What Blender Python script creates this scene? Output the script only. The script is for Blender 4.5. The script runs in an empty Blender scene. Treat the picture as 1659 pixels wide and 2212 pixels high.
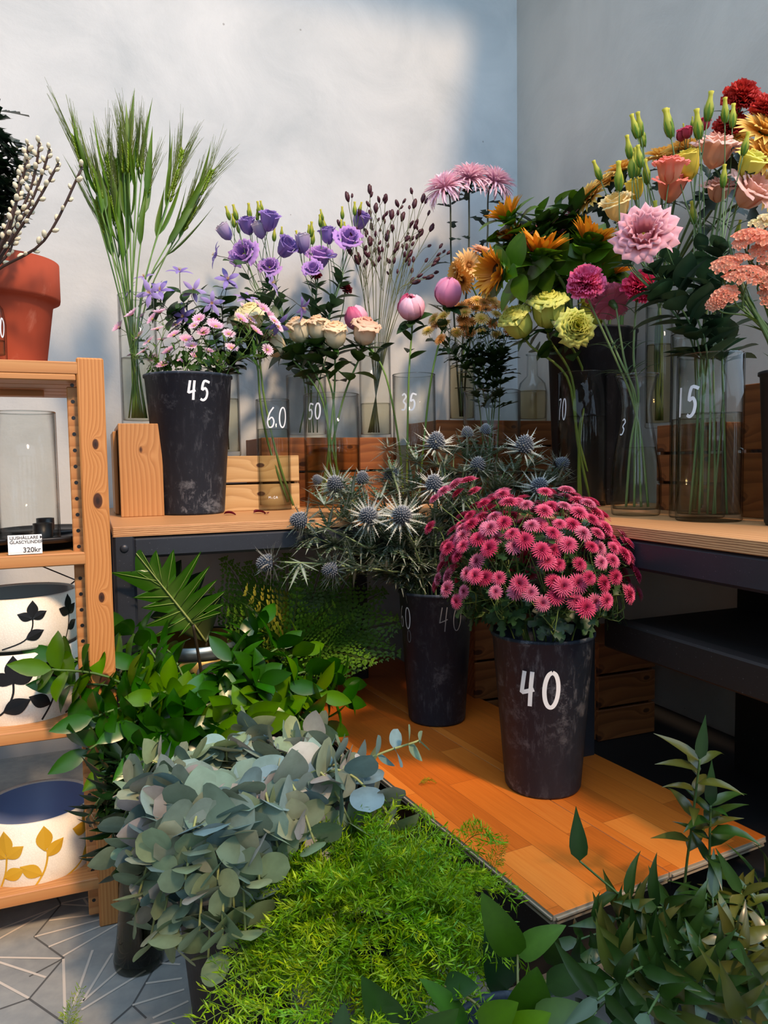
import bpy, math, random
from mathutils import Vector as V, Matrix
rnd = random.Random(11)
PI = math.pi
SC = bpy.context.scene
COL = SC.collection
sin, cos = math.sin, math.cos

# ---------------------------------------------------------------- colours
def s2l(c):
    c /= 255.0
    return c / 12.92 if c <= .04045 else ((c + .055) / 1.055) ** 2.4
def rgb(r, g, b): return (s2l(r), s2l(g), s2l(b))
def mixc(a, b, t): return tuple(a[i] * (1 - t) + b[i] * t for i in range(3))
def jit(c, k=.12):
    m = 1 + rnd.uniform(-k, k)
    return tuple(max(0, x * m * (1 + rnd.uniform(-k, k) * .4)) for x in c)

# ---------------------------------------------------------------- camera maths (photo frame 1659 x 2212)
FPX = 1600.0
CAM = V((0, 0, .88))
_p = math.atan(.0675); _r = .0145
_F = V((0, cos(_p), -sin(_p))); _U0 = V((0, sin(_p), cos(_p))); _R0 = V((1, 0, 0))
CR = _R0 * cos(_r) - _U0 * sin(_r); CU = _U0 * cos(_r) + _R0 * sin(_r)
def ray(x, y): return _F + CR * ((x - 829.5) / FPX) + CU * ((1106 - y) / FPX)
def onz(x, y, z):
    d = ray(x, y); return CAM + d * ((z - CAM.z) / d.z)
def D(x, y, dep):
    d = ray(x, y); return CAM + d * (dep / d.y)
AW = math.radians(21.5)
UU = V((cos(AW), sin(AW), 0))          # along the back wall, to the right
NN = V((sin(AW), -cos(AW), 0))         # out of the back wall
LL = V((-cos(AW), -sin(AW), 0))        # out of the right wall
TZ = .75                               # table top height
BZ = .23                               # low board height
_A = onz(283, 1138, TZ); _B = onz(1335, 1134, TZ)
DL = .80
_a = _A - NN * DL
_d = ray(1118, 700); _k = _d.x / _d.y
_s = (_k * _a.y - _a.x) / (UU.x - _k * UU.y)
COR = V((_a.x + UU.x * _s, _a.y + UU.y * _s, 0))
DR = (_B - COR).dot(LL)
def W(x, y, n):
    d = ray(x, y); o = COR + NN * n
    return CAM + d * ((o - CAM).dot(NN) / d.dot(NN))
def WR(x, y, m):
    d = ray(x, y); o = COR + LL * m
    return CAM + d * ((o - CAM).dot(LL) / d.dot(LL))
def wn(P): return (P - COR).dot(NN), (P - COR).dot(LL)
def wpt(u, n, z): return COR + UU * u + NN * n + V((0, 0, z))     # u<0 is left of the corner

# ---------------------------------------------------------------- mesh builder
class MB:
    def __init__(s): s.v = []; s.f = []; s.c = []; s.m = []
    def add(s, vs, fs, col=(1, 1, 1), mat=0):
        b = len(s.v); s.v.extend(vs)
        if isinstance(col, list): s.c.extend(col)
        else: s.c.extend([col] * len(vs))
        s.f.extend([tuple(i + b for i in f) for f in fs]); s.m.extend([mat] * len(fs))
    def box(s, c, size, ax=None, col=(1, 1, 1), mat=0, bev=0):
        ax = ax or (V((1, 0, 0)), V((0, 1, 0)), V((0, 0, 1)))
        h = [x / 2 for x in size]; c = V(c)
        if bev <= 0:
            vs = [c + ax[0] * (h[0] * a) + ax[1] * (h[1] * b) + ax[2] * (h[2] * d) for a in (-1, 1) for b in (-1, 1) for d in (-1, 1)]
            s.add(vs, [(0, 1, 3, 2), (4, 6, 7, 5), (0, 4, 5, 1), (2, 3, 7, 6), (0, 2, 6, 4), (1, 5, 7, 3)], col, mat); return
        b_ = min(bev, min(h) * .9); vs = []; idx = {}
        for a in (-1, 1):
            for b in (-1, 1):
                for d in (-1, 1):
                    for k in range(3):
                        q = [h[0] - b_, h[1] - b_, h[2] - b_]; q[k] = h[k]
                        idx[(a, b, d, k)] = len(vs)
                        vs.append(c + ax[0] * (q[0] * a) + ax[1] * (q[1] * b) + ax[2] * (q[2] * d))
        fs = []
        for k in range(3):
            i, j = [(1, 2), (0, 2), (0, 1)][k]
            for sg in (-1, 1):
                def key(p, q):
                    t = [0, 0, 0]; t[k] = sg; t[i] = p; t[j] = q; return idx[(t[0], t[1], t[2], k)]
                fs.append((key(-1, -1), key(1, -1), key(1, 1), key(-1, 1)))
        for k in range(3):
            i, j = [(1, 2), (0, 2), (0, 1)][k]
            for p in (-1, 1):
                for q in (-1, 1):
                    def key2(w, face):
                        t = [0, 0, 0]; t[k] = w; t[i] = p; t[j] = q; return idx[(t[0], t[1], t[2], face)]
                    fs.append((key2(-1, i), key2(1, i), key2(1, j), key2(-1, j)))
        for a in (-1, 1):
            for b in (-1, 1):
                for d in (-1, 1): fs.append((idx[(a, b, d, 0)], idx[(a, b, d, 1)], idx[(a, b, d, 2)]))
        s.add(vs, fs, col, mat)
    def lathe(s, prof, c=(0, 0, 0), seg=40, col=(1, 1, 1), mat=0, mats=None):
        c = V(c); n = len(prof); vs = []; fs = []; ms = []
        for r, z in prof:
            for k in range(seg):
                a = 2 * PI * k / seg
                vs.append(c + V((r * cos(a), r * sin(a), z)))
        for i in range(n - 1):
            for k in range(seg):
                k2 = (k + 1) % seg
                fs.append((i * seg + k, i * seg + k2, (i + 1) * seg + k2, (i + 1) * seg + k))
                ms.append(mats[i] if mats else mat)
        s.add(vs, fs, col, mat)
        if mats: s.m[-len(fs):] = ms
    def tube(s, pts, r, seg=6, col=(1, 1, 1), mat=0, cap=True):
        n = len(pts); rs = r if isinstance(r, (list, tuple)) else [r] * n
        vs = []; fs = []; ref = V((.31, .77, .2)); cols = []
        for i in range(n):
            t = (pts[min(i + 1, n - 1)] - pts[max(i - 1, 0)])
            t = t.normalized() if t.length > 1e-9 else V((0, 0, 1))
            if abs(t.dot(ref.normalized())) > .95: ref = V((.9, -.2, .1))
            a = t.cross(ref).normalized(); b = t.cross(a)
            ref = -b if False else ref
            for k in range(seg):
                w = 2 * PI * k / seg
                vs.append(pts[i] + (a * cos(w) + b * sin(w)) * rs[i])
        for i in range(n - 1):
            for k in range(seg):
                k2 = (k + 1) % seg
                fs.append((i * seg + k, i * seg + k2, (i + 1) * seg + k2, (i + 1) * seg + k))
        if cap:
            fs.append(tuple(range(seg))[::-1]); fs.append(tuple((n - 1) * seg + k for k in range(seg)))
        s.add(vs, fs, col, mat)
    def xf(s, other, M, colf=None, mat=None):
        """append another builder transformed by M"""
        b = len(s.v); s.v.extend([M @ v for v in other.v]); s.c.extend(other.c if colf is None else [colf(c) for c in other.c])
        s.f.extend([tuple(i + b for i in f) for f in other.f]); s.m.extend(other.m if mat is None else [mat] * len(other.f))
    def mesh(s, name, mats, smooth=True, off=None):
        me = bpy.data.meshes.new(name)
        vs = s.v if off is None else [v - off for v in s.v]
        me.from_pydata([tuple(v) for v in vs], [], s.f)
        for m in mats: me.materials.append(m)
        if len(mats) > 1: me.polygons.foreach_set('material_index', s.m)
        at = me.color_attributes.new('Col', 'FLOAT_COLOR', 'POINT')
        buf = []
        for c in s.c: buf.extend((c[0], c[1], c[2], 1.0))
        at.data.foreach_set('color', buf)
        if smooth: me.polygons.foreach_set('use_smooth', [True] * len(me.polygons))
        me.update(); return me
    def build(s, name, mats, parent=None, smooth=True):
        if not isinstance(mats, (list, tuple)): mats = [mats]
        off = V(parent_world(parent)) if parent else None
        me = s.mesh(name, mats, smooth, off)
        o = bpy.data.objects.new(name, me); COL.objects.link(o)
        if parent: o.parent = parent
        return o

def parent_world(p):
    t = V((0, 0, 0))
    while p is not None:
        t = t + p.location; p = p.parent
    return t
def link(name, me, parent=None, M=None):
    """object sharing mesh data; M is its world matrix"""
    o = bpy.data.objects.new(name, me); COL.objects.link(o)
    if parent:
        o.parent = parent
        if M is not None: o.matrix_basis = Matrix.Translation(-parent_world(parent)) @ M
    elif M is not None: o.matrix_basis = M
    return o
def tag(o, label, cat, group=None, kind=None):
    o['label'] = label; o['category'] = cat
    if group: o['group'] = group
    if kind: o['kind'] = kind
    return o
def thing(name, loc, label, cat, group=None):
    o = bpy.data.objects.new(name, None); COL.objects.link(o); o.location = loc; o.empty_display_size = .02
    return tag(o, label, cat, group)
def struct(o, label=None, cat=None):
    o['kind'] = 'structure'
    if label: o['label'] = label
    if cat: o['category'] = cat
    return o

# ---------------------------------------------------------------- materials
def mat(name, col=(.8, .8, .8), rough=.5, metal=0, spec=.5):
    m = bpy.data.materials.new(name); m.use_nodes = True
    b = m.node_tree.nodes['Principled BSDF']
    b.inputs['Base Color'].default_value = (*col, 1); b.inputs['Roughness'].default_value = rough
    b.inputs['Metallic'].default_value = metal; b.inputs['Specular IOR Level'].default_value = spec
    return m
class NT:
    def __init__(s, m): s.t = m.node_tree; s.n = s.t.nodes; s.l = s.t.links; s.b = s.n.get('Principled BSDF')
    def new(s, typ, **kw):
        n = s.n.new(typ)
        for k, v in kw.items():
            if k in n.inputs.keys(): 
                i = n.inputs[k]
                if hasattr(v, 'is_linked') or v.__class__.__name__.startswith('NodeSocket'): s.l.new(v, i)
                else: i.default_value = v
            else: setattr(n, k, v)
        return n
    def lk(s, a, b): s.l.new(a, b)
    def coord(s, scale=(1, 1, 1), loc=(0, 0, 0), rot=(0, 0, 0), src='Object'):
        tc = s.new('ShaderNodeTexCoord'); mp = s.new('ShaderNodeMapping')
        mp.inputs['Scale'].default_value = scale; mp.inputs['Location'].default_value = loc; mp.inputs['Rotation'].default_value = rot
        s.lk(tc.outputs[src], mp.inputs['Vector']); return mp.outputs['Vector']
    def noise(s, vec, scale=5, detail=4, rough=.55, dist=0):
        n = s.new('ShaderNodeTexNoise'); n.inputs['Scale'].default_value = scale; n.inputs['Detail'].default_value = detail
        n.inputs['Roughness'].default_value = rough; n.inputs['Distortion'].default_value = dist
        s.lk(vec, n.inputs['Vector']); return n.outputs['Fac']
    def ramp(s, fac, stops):
        r = s.new('ShaderNodeValToRGB'); e = r.color_ramp.elements
        while len(e) < len(stops): e.new(.5)
        for i, (p, c) in enumerate(stops):
            e[i].position = p; e[i].color = (*c, 1) if not isinstance(c, (int, float)) else (c, c, c, 1)
        s.lk(fac, r.inputs['Fac']); return r.outputs['Color']
    def mix(s, fac, a, b, typ='MIX'):
        n = s.new('ShaderNodeMix', data_type='RGBA', blend_type=typ)
        for sock, val in ((n.inputs[0], fac), (n.inputs[6], a), (n.inputs[7], b)):
            if isinstance(val, (int, float)): sock.default_value = val
            elif isinstance(val, tuple): sock.default_value = (*val[:3], 1)
            else: s.lk(val, sock)
        return n.outputs[2]
    def math(s, op, a, b=0.0, c=None):
        n = s.new('ShaderNodeMath', operation=op)
        for i, val in enumerate((a, b, c)):
            if val is None: continue
            if isinstance(val, (int, float)): n.inputs[i].default_value = val
            else: s.lk(val, n.inputs[i])
        return n.outputs[0]
    def bump(s, h, strength=.2, dist=.01):
        n = s.new('ShaderNodeBump'); n.inputs['Strength'].default_value = strength; n.inputs['Distance'].default_value = dist
        s.lk(h, n.inputs['Height']); s.lk(n.outputs['Normal'], s.b.inputs['Normal'])
    def base(s, c): s.lk(c, s.b.inputs['Base Color'])
    def rough(s, c): s.lk(c, s.b.inputs['Roughness'])

def plaster(name, c0, c1):
    m = mat(name, rough=.75, spec=.3); t = NT(m)
    v = t.coord()
    a = t.noise(v, 1.1, 6, .55, .5); b = t.noise(v, 3.2, 9, .6, .7); f = t.noise(v, 30, 4, .6)
    k = t.math('ADD', t.math('MULTIPLY', a, .5), t.math('MULTIPLY', b, .5))
    c = t.ramp(k, [(.36, c0), (.50, mixc(c0, c1, .55)), (.64, c1)])
    vo = t.new('ShaderNodeTexVoronoi'); vo.inputs['Scale'].default_value = 14; t.lk(v, vo.inputs['Vector'])
    pat = t.noise(v, 1.7, 3)
    dots = t.math('MULTIPLY', t.math('LESS_THAN', vo.outputs['Distance'], .05), t.math('GREATER_THAN', pat, .62))
    c = t.mix(t.math('MULTIPLY', dots, .5), c, (.12, .11, .1))
    t.base(c); t.bump(t.math('ADD', b, t.math('MULTIPLY', f, .25)), .18, .02); return m

def wood(name, c0, c1, c2, scale=1.0, axis=2, rough=.5, knots=(), ring=9, warm=None):
    """pine: growth lines run along local AXIS; knots are (x, y, z, r)"""
    m = mat(name, rough=rough, spec=.35); t = NT(m)
    sc = [1, 1, 1]; sc[axis] = .07
    v = t.coord(tuple(x * scale for x in sc))
    raw = t.coord()
    n1 = t.noise(v, 7, 4, .55, .4)
    sep = t.new('ShaderNodeSeparateXYZ'); t.lk(v, sep.inputs[0])
    oth = [i for i in range(3) if i != axis]
    x = t.math('ADD', sep.outputs[oth[0]], t.math('MULTIPLY', sep.outputs[oth[1]], .6))
    kn = None
    for (kx, ky, kz, kr) in knots:
        d = t.new('ShaderNodeVectorMath', operation='SUBTRACT'); t.lk(raw, d.inputs[0]); d.inputs[1].default_value = (kx, ky, kz)
        s2 = t.new('ShaderNodeVectorMath', operation='MULTIPLY'); t.lk(d.outputs[0], s2.inputs[0])
        w = [1, 1, 1]; w[axis] = .55; s2.inputs[1].default_value = tuple(w)
        ln = t.new('ShaderNodeVectorMath', operation='LENGTH'); t.lk(s2.outputs[0], ln.inputs[0])
        q = t.math('DIVIDE', ln.outputs['Value'], kr)
        kn = q if kn is None else t.math('MINIMUM', kn, q)
    if kn is not None:
        push = t.math('DIVIDE', .035, t.math('ADD', t.math('POWER', kn, 1.6), .6))
        x = t.math('ADD', x, push)
    x = t.math('ADD', x, t.math('MULTIPLY', n1, .03))
    wv = t.math('FRACT', t.math('MULTIPLY', x, ring * 22))
    fine = t.noise(v, 120, 3, .6)
    g = t.math('ADD', t.math('MULTIPLY', wv, .62), t.math('MULTIPLY', fine, .38))
    c = t.ramp(g, [(.05, mixc(c0, c1, .25)), (.4, c1), (.72, c2), (.95, mixc(c0, c1, .35))])
    big = t.noise(v, 2.2, 2)
    c = t.mix(t.math('MULTIPLY', big, .45), c, c2)
    if kn is not None:
        c = t.mix(t.ramp(kn, [(.8, 1.0), (1.25, 0.0)]), c, rgb(74, 40, 22))
        c = t.mix(t.ramp(kn, [(.25, 1.0), (.6, 0.0)]), c, rgb(40, 24, 16))
    t.base(c); t.bump(g, .06, .003); return m

def attr(name, rough=.5, trans=.2, spec=.4, var=.12, tone=1.0, sat=1.0, noise=0, nscale=60):
    """pigment comes from the mesh's own colours"""
    m = mat(name, rough=rough, spec=spec); t = NT(m)
    a = t.new('ShaderNodeAttribute', attribute_name='Col')
    oi = t.new('ShaderNodeObjectInfo')
    hs = t.new('ShaderNodeHueSaturation')
    t.lk(a.outputs['Color'], hs.inputs['Color'])
    t.lk(t.math('ADD', tone * (1 - var), t.math('MULTIPLY', oi.outputs['Random'], 2 * var * tone)), hs.inputs['Value']); hs.inputs['Saturation'].default_value = sat
    c = hs.outputs['Color']
    if noise:
        nz = t.noise(t.coord(), nscale, 3)
        c = t.mix(t.ramp(nz, [(.35, noise), (.6, 0.0)]), c, t.mix(1.0, c, (.45, .45, .4), 'MULTIPLY'))
    t.base(c)
    if trans:
        tr = t.new('ShaderNodeBsdfTranslucent'); t.lk(c, tr.inputs['Color'])
        mx = t.new('ShaderNodeMixShader'); mx.inputs[0].default_value = trans
        t.lk(t.b.outputs[0], mx.inputs[1]); t.lk(tr.outputs[0], mx.inputs[2])
        t.lk(mx.outputs[0], t.n['Material Output'].inputs['Surface'])
    return m

def thin_glass(name, tint=(1, 1, 1), refl=1.0, rough=.015, ior=1.5, edge=.55, edk=.35):
    m = mat(name); t = NT(m)
    t.n.remove(t.b)
    tr = t.new('ShaderNodeBsdfTransparent')
    lw = t.new('ShaderNodeLayerWeight'); lw.inputs['Blend'].default_value = .5      # a longer way through the wall at grazing angles absorbs more
    t.lk(t.mix(t.ramp(lw.outputs['Facing'], [(edge, 0.0), (1.0, 1.0)]), tint, tuple(x * edk for x in tint)), tr.inputs['Color'])
    gl = t.new('ShaderNodeBsdfGlossy'); gl.inputs['Roughness'].default_value = rough
    ge = t.new('ShaderNodeNewGeometry'); fr = t.new('ShaderNodeFresnel')      # same reflectance from either face of a thin wall
    t.lk(t.math('ADD', t.math('MULTIPLY', ge.outputs['Backfacing'], 1 / ior - ior), ior), fr.inputs['IOR'])
    mx = t.new('ShaderNodeMixShader'); t.lk(t.math('MULTIPLY', fr.outputs[0], refl), mx.inputs[0])
    t.lk(tr.outputs[0], mx.inputs[1]); t.lk(gl.outputs[0], mx.inputs[2])
    t.lk(mx.outputs[0], t.n['Material Output'].inputs['Surface']); return m

M = {}
M['wall_b'] = plaster('plaster_back', rgb(172, 180, 184), rgb(199, 204, 206))
M['wall_r'] = plaster('plaster_right', rgb(178, 176, 170), rgb(200, 196, 188))
M['pine'] = wood('pine_oiled', rgb(150, 88, 40), rgb(196, 130, 68), rgb(214, 154, 92), axis=2, ring=5,
                 knots=[(.003, 0, .735 * 1, .0001)])
M['shelfpine'] = wood('pine_shelf', rgb(138, 84, 44), rgb(176, 118, 68), rgb(192, 140, 88), axis=0, ring=4)
M['crate'] = wood('crate_pale_pine', rgb(146, 106, 62), rgb(182, 142, 90), rgb(198, 162, 112), axis=0, ring=3,
                  knots=[(.03, .0, .01, .009), (-.11, 0, -.02, .008)])
M['cratev'] = wood('crate_pale_pine_upright', rgb(134, 86, 46), rgb(170, 116, 66), rgb(188, 138, 86), axis=2, ring=4,
                   knots=[(0, 0, .052, .009), (.026, 0, .036, .006)])
M['brown'] = wood('crate_brown_pine', rgb(84, 44, 20), rgb(120, 68, 34), rgb(146, 90, 48), axis=0, ring=3,
                  knots=[(.06, 0, .02, .008), (-.09, 0, -.03, .01)])
M['ply'] = wood('plywood_top', rgb(134, 82, 46), rgb(174, 120, 74), rgb(194, 146, 98), axis=0, ring=2, rough=.45)
def plyedge():
    m = mat('plywood_edge', rough=.7); t = NT(m)
    sep = t.new('ShaderNodeSeparateXYZ'); t.lk(t.coord(), sep.inputs[0])
    nz = t.noise(t.coord((6, 6, 60)), 3, 3)
    w = t.math('FRACT', t.math('ADD', t.math('MULTIPLY', sep.outputs[2], 240), t.math('MULTIPLY', nz, .8)))
    t.base(t.ramp(w, [(.2, rgb(206, 160, 112)), (.5, rgb(184, 130, 84)), (.7, rgb(118, 76, 46)), (.95, rgb(200, 152, 104))])); return m
M['plyedge'] = plyedge()
def metal_black(name, c, rough=.42):
    m = mat(name, c, rough, 0, .5); t = NT(m); v = t.coord()
    n = t.noise(v, 40, 5, .7); s = t.noise(v, 300, 2)
    t.base(t.mix(t.math('MULTIPLY', t.math('GREATER_THAN', s, .72), .25), t.mix(n, tuple(x * .8 for x in c), tuple(x * 1.25 for x in c)), (.3, .3, .32))); t.bump(n, .05, .002); return m
M['black'] = metal_black('black_steel', rgb(38, 42, 50))
M['blackwood'] = metal_black('black_stained_wood', rgb(26, 22, 22), .6)
M['darkshelf'] = metal_black('black_board', rgb(10, 10, 12), .7)
def bucketmat(name, c=rgb(32, 43, 57), amt=.95, seed=0):
    m = mat(name, c, .6, 0, .28); t = NT(m); v = t.coord(loc=(seed, seed * .7, 0))
    vs = t.coord((1, 1, .25), loc=(seed, 0, seed))
    a = t.noise(v, 20, 10, .74, .25); b = t.noise(vs, 75, 7, .72); d = t.noise(v, 6, 3); e = t.noise(v, 150, 3, .6)
    k1 = t.ramp(a, [(.54, 0.0), (.66, amt)]); k2 = t.ramp(b, [(.54, 0.0), (.70, amt * .7)])
    sp = t.ramp(e, [(.70, 0.0), (.76, .8)])
    k = t.math('MULTIPLY', t.math('MAXIMUM', t.math('MAXIMUM', k1, k2), sp), t.ramp(d, [(.38, .1), (.62, 1.0)]))
    col = t.mix(k, t.mix(b, tuple(x * .75 for x in c), tuple(x * 1.35 for x in c)), rgb(128, 136, 146))
    t.base(col); t.rough(t.ramp(k, [(0, .52), (.6, .8)])); t.bump(a, .05, .002); return m
M['bucket'] = [bucketmat('black_bucket_plastic', seed=s) for s in (0, 3.3, 7.1, 11.7)]
M['bucket_d'] = bucketmat('dark_bucket_plastic', rgb(26, 27, 31), .12, 5)
M['chalk'] = mat('white_paint_marker', rgb(225, 232, 238), .6)
M['chalkfaint'] = mat('faded_paint_marker', rgb(98, 100, 104), .7)
M['glass'] = thin_glass('clear_glass', (.965, .975, .97), .45, .02, 1.45)
M['rim'] = thin_glass('glass_rim', (.86, .9, .9), 1.6, .02, 1.6)
M['smoke'] = thin_glass('grey_green_glass', (.60, .62, .56), 1.0, .02, 1.5)
M['water'] = thin_glass('water', (.88, .88, .82), .5, .01, 1.33)
M['waterdark'] = thin_glass('murky_water', (.55, .54, .44), .9, .01, 1.33)
M['waterrose'] = thin_glass('amber_water', (.88, .80, .64), .5, .01, 1.33)
def terracotta():
    m = mat('terracotta', rough=.85, spec=.2); t = NT(m); v = t.coord()
    a = t.noise(v, 9, 7, .65, .6); b = t.noise(v, 3, 4)
    c = t.ramp(b, [(.35, rgb(132, 56, 38)), (.65, rgb(164, 74, 50))])
    t.base(t.mix(t.ramp(a, [(.56, 0.0), (.74, .55)]), c, rgb(205, 140, 118))); t.bump(a, .08, .004); return m
M['terra'] = terracotta()
def ceramic():
    m = mat('crackled_white_ceramic', rough=.55, spec=.4); t = NT(m); v = t.coord()
    vo = t.new('ShaderNodeTexVoronoi', feature='DISTANCE_TO_EDGE'); vo.inputs['Scale'].default_value = 210; t.lk(v, vo.inputs['Vector'])
    n = t.noise(v, 12, 4)
    t.base(t.mix(t.ramp(vo.outputs['Distance'], [(0, .35), (.06, 0.0)]), t.ramp(n, [(.3, rgb(232, 226, 210)), (.7, rgb(240, 236, 224))]), rgb(196, 186, 164)))
    t.bump(vo.outputs['Distance'], .2, .002); return m
M['ceramic'] = ceramic()
M['ceramic_foot'] = mat('unglazed_ceramic_foot', rgb(214, 204, 186), .8)
M['ceramic_in'] = mat('grey_glaze', rgb(150, 162, 162), .25)
M['ceramic_blue'] = mat('blue_glaze', rgb(112, 132, 176), .45)
M['ink'] = mat('black_glaze', rgb(26, 27, 30), .35)
M['gold'] = mat('mustard_gold_glaze', rgb(206, 162, 40), .45)
M['tray'] = mat('black_lacquered_metal', rgb(20, 20, 22), .4)
M['card'] = mat('white_card', rgb(236, 238, 238), .6)
M['cardink'] = mat('card_print', rgb(40, 40, 44), .7)
M['clear'] = thin_glass('clear_acrylic', (.95, .95, .95), 1, .02, 1.45)
M['zinc'] = mat('galvanised_zinc', rgb(150, 165, 168), .35, .85)
def brass():
    m = mat('pale_gold_tin', rgb(176, 150, 84), .42, .55); t = NT(m); n = t.noise(t.coord(), 14, 4)
    t.base(t.ramp(n, [(.35, rgb(150, 124, 64)), (.65, rgb(196, 170, 100))])); return m
M['tin'] = brass()
def laminate():
    m = mat('orange_laminate', rough=.33, spec=.45); t = NT(m); v = t.coord()
    br = t.new('ShaderNodeTexBrick'); t.lk(t.coord(loc=(.1, .0565, 0)), br.inputs['Vector'])
    br.inputs['Scale'].default_value = 1; br.inputs['Brick Width'].default_value = .42; br.inputs['Row Height'].default_value = .0752
    br.inputs['Mortar Size'].default_value = .0006; br.inputs['Mortar Smooth'].default_value = .3; br.offset = .37; br.inputs['Bias'].default_value = 0
    br.inputs['Color1'].default_value = (0, 0, 0, 1); br.inputs['Color2'].default_value = (1, 1, 1, 1); br.inputs['Mortar'].default_value = (.3, .3, .3, 1)
    g = t.noise(t.coord((1.6, 45, 45)), 5, 5, .65, .6)
    f = t.noise(t.coord((6, 300, 1)), 3, 2)
    k = t.math('ADD', t.math('MULTIPLY', br.outputs['Color'], .42), t.math('ADD', t.math('MULTIPLY', g, .45), t.math('MULTIPLY', f, .13)))
    c = t.ramp(k, [(.2, rgb(168, 82, 24)), (.5, rgb(206, 110, 36)), (.8, rgb(222, 136, 56))])
    c = t.mix(t.math('MULTIPLY', br.outputs['Fac'], .6), c, rgb(120, 62, 26))
    t.base(c); t.bump(g, .04, .002); return m
M['laminate'] = laminate()
M['core'] = mat('laminate_core', rgb(150, 138, 118), .8)
M['greycrate'] = mat('grey_plastic', rgb(150, 152, 155), .5)
M['petal'] = attr('petal', .55, .25, .3, .08)
M['leaf'] = attr('leaf', .42, .22, .45, .18, .68, 1.12, noise=.18, nscale=90)
M['glossy'] = attr('glossy_leaf', .28, .18, .5, .16, .62, 1.12, noise=.12, nscale=40)
M['matte'] = attr('powdery_leaf', .62, .15, .3, .12, .85, 1.0, noise=.3, nscale=50)
M['needle'] = attr('fern_needle', .5, .25, .4, .16, 1.0, 1.1)
M['stem'] = attr('stem', .5, 0, .4, .1)
M['fuzz'] = attr('catkin_fuzz', .9, .1, .2, .05)
def floor_mat():
    m = mat('cement_tile', rough=.6, spec=.35); t = NT(m); v = t.coord()
    a = t.noise(v, 3, 6, .6); b = t.noise(v, 40, 4)
    t.base(t.ramp(t.math('ADD', t.math('MULTIPLY', a, .7), t.math('MULTIPLY', b, .3)), [(.36, rgb(122, 126, 126)), (.64, rgb(160, 160, 154))])); t.bump(b, .05, .002); return m
M['floor'] = floor_mat()
M['inlay'] = mat('pale_inlay', rgb(206, 196, 182), .6)
M['grout'] = mat('tile_joint', rgb(84, 84, 82), .8)
M['ceil'] = mat('sun_cut_slab_grey', rgb(190, 190, 188), .8)
M['frame'] = mat('dark_window_frame', rgb(40, 40, 42), .5)
M['shade_wall'] = mat('shade_wall_grey', rgb(110, 110, 108), .85)
# ---------------------------------------------------------------- petals, leaves, blooms (unit size, axis +Z)
def lerp_prof(prof, s):
    x = s * (len(prof) - 1); i = min(int(x), len(prof) - 2); t = x - i
    return (prof[i][0] * (1 - t) + prof[i + 1][0] * t, prof[i][1] * (1 - t) + prof[i + 1][1] * t)
def petal(mb, L, Wd, r0, z0, rot, a0, a1, cup=0.0, ruf=0.0, c0=(1, 1, 1), c1=(1, 1, 1), nl=4, nw=2, tip=.55, k=5, cpow=1.0, basew=.35):
    """flat petal from (r0,z0) outward; a0..a1 elevation in degrees"""
    vs = []; cs = []; fs = []; r, z = r0, z0; ph = rnd.random() * 6
    for i in range(nl + 1):
        s = i / nl
        a = math.radians(a0 + (a1 - a0) * s)
        if i: r += L / nl * cos(a); z += L / nl * sin(a)
        if s < tip: w = basew + (1 - basew) * sin(PI / 2 * s / tip)
        else: w = max(.0, 1 - ((s - tip) / (1 - tip)) ** 2.2) if ruf == 0 else 1 - .25 * ((s - tip) / (1 - tip)) ** 2
        if i == nl and ruf == 0: w = .12
        for j in range(nw + 1):
            t = -1 + 2 * j / nw
            lat = Wd * w * t
            off = cup * Wd * w * t * t + ruf * s * s * sin(k * t * PI + ph) * (1 if nw > 2 else .6)
            rr = r - sin(a) * off; zz = z + cos(a) * off
            vs.append(V((rr * cos(rot) - lat * sin(rot), rr * sin(rot) + lat * cos(rot), zz)))
            cs.append(mixc(c0, c1, s ** cpow))
    n = nw + 1
    for i in range(nl):
        for j in range(nw): fs.append((i * n + j, i * n + j + 1, (i + 1) * n + j + 1, (i + 1) * n + j))
    mb.add(vs, fs, cs)
def wpetal(mb, prof, A, rot, c0, c1, ruf=0.0, nl=5, nw=6, drop=.25, flare=.0, k=4, cpow=1.0, notch=0):
    """petal wrapped about the axis; prof = [(r,z)...]; A = half angle"""
    vs = []; cs = []; fs = []; ph = rnd.random() * 6
    for i in range(nl + 1):
        s = i / nl; r, z = lerp_prof(prof, s); w = .45 + .55 * sin(PI / 2 * min(1, s / .6))
        for j in range(nw + 1):
            t = -1 + 2 * j / nw
            th = rot + A * w * t
            wob = ruf * s * s * sin(k * t * PI + ph)
            rr = r + wob + flare * s * s * s * abs(t)
            zz = z - drop * t * t * s * s + wob * .6
            vs.append(V((rr * cos(th), rr * sin(th), zz))); cs.append(mixc(c0, c1, s ** cpow))
    n = nw + 1
    for i in range(nl):
        for j in range(nw): fs.append((i * n + j, i * n + j + 1, (i + 1) * n + j + 1, (i + 1) * n + j))
    mb.add(vs, fs, cs)
def blob(mb, c, rx, rz, col, seg=8, rings=5, bump=0, ax=None):
    prof = []
    for i in range(rings + 1):
        a = -PI / 2 + PI * i / rings
        prof.append((max(.0005 * rx, rx * cos(a)), rz * sin(a)))
    t = MB(); t.lathe(prof, (0, 0, 0), seg, col)
    if bump: t.v = [v * (1 + rnd.uniform(-bump, bump)) for v in t.v]
    mb.xf(t, Matrix.Translation(c) @ (axm(ax) if ax is not None else Matrix.Identity(4)))
def axm(d, spin=0.0):
    d = V(d).normalized(); q = V((0, 0, 1)).rotation_difference(d)
    return q.to_matrix().to_4x4() @ Matrix.Rotation(spin, 4, 'Z')
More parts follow.
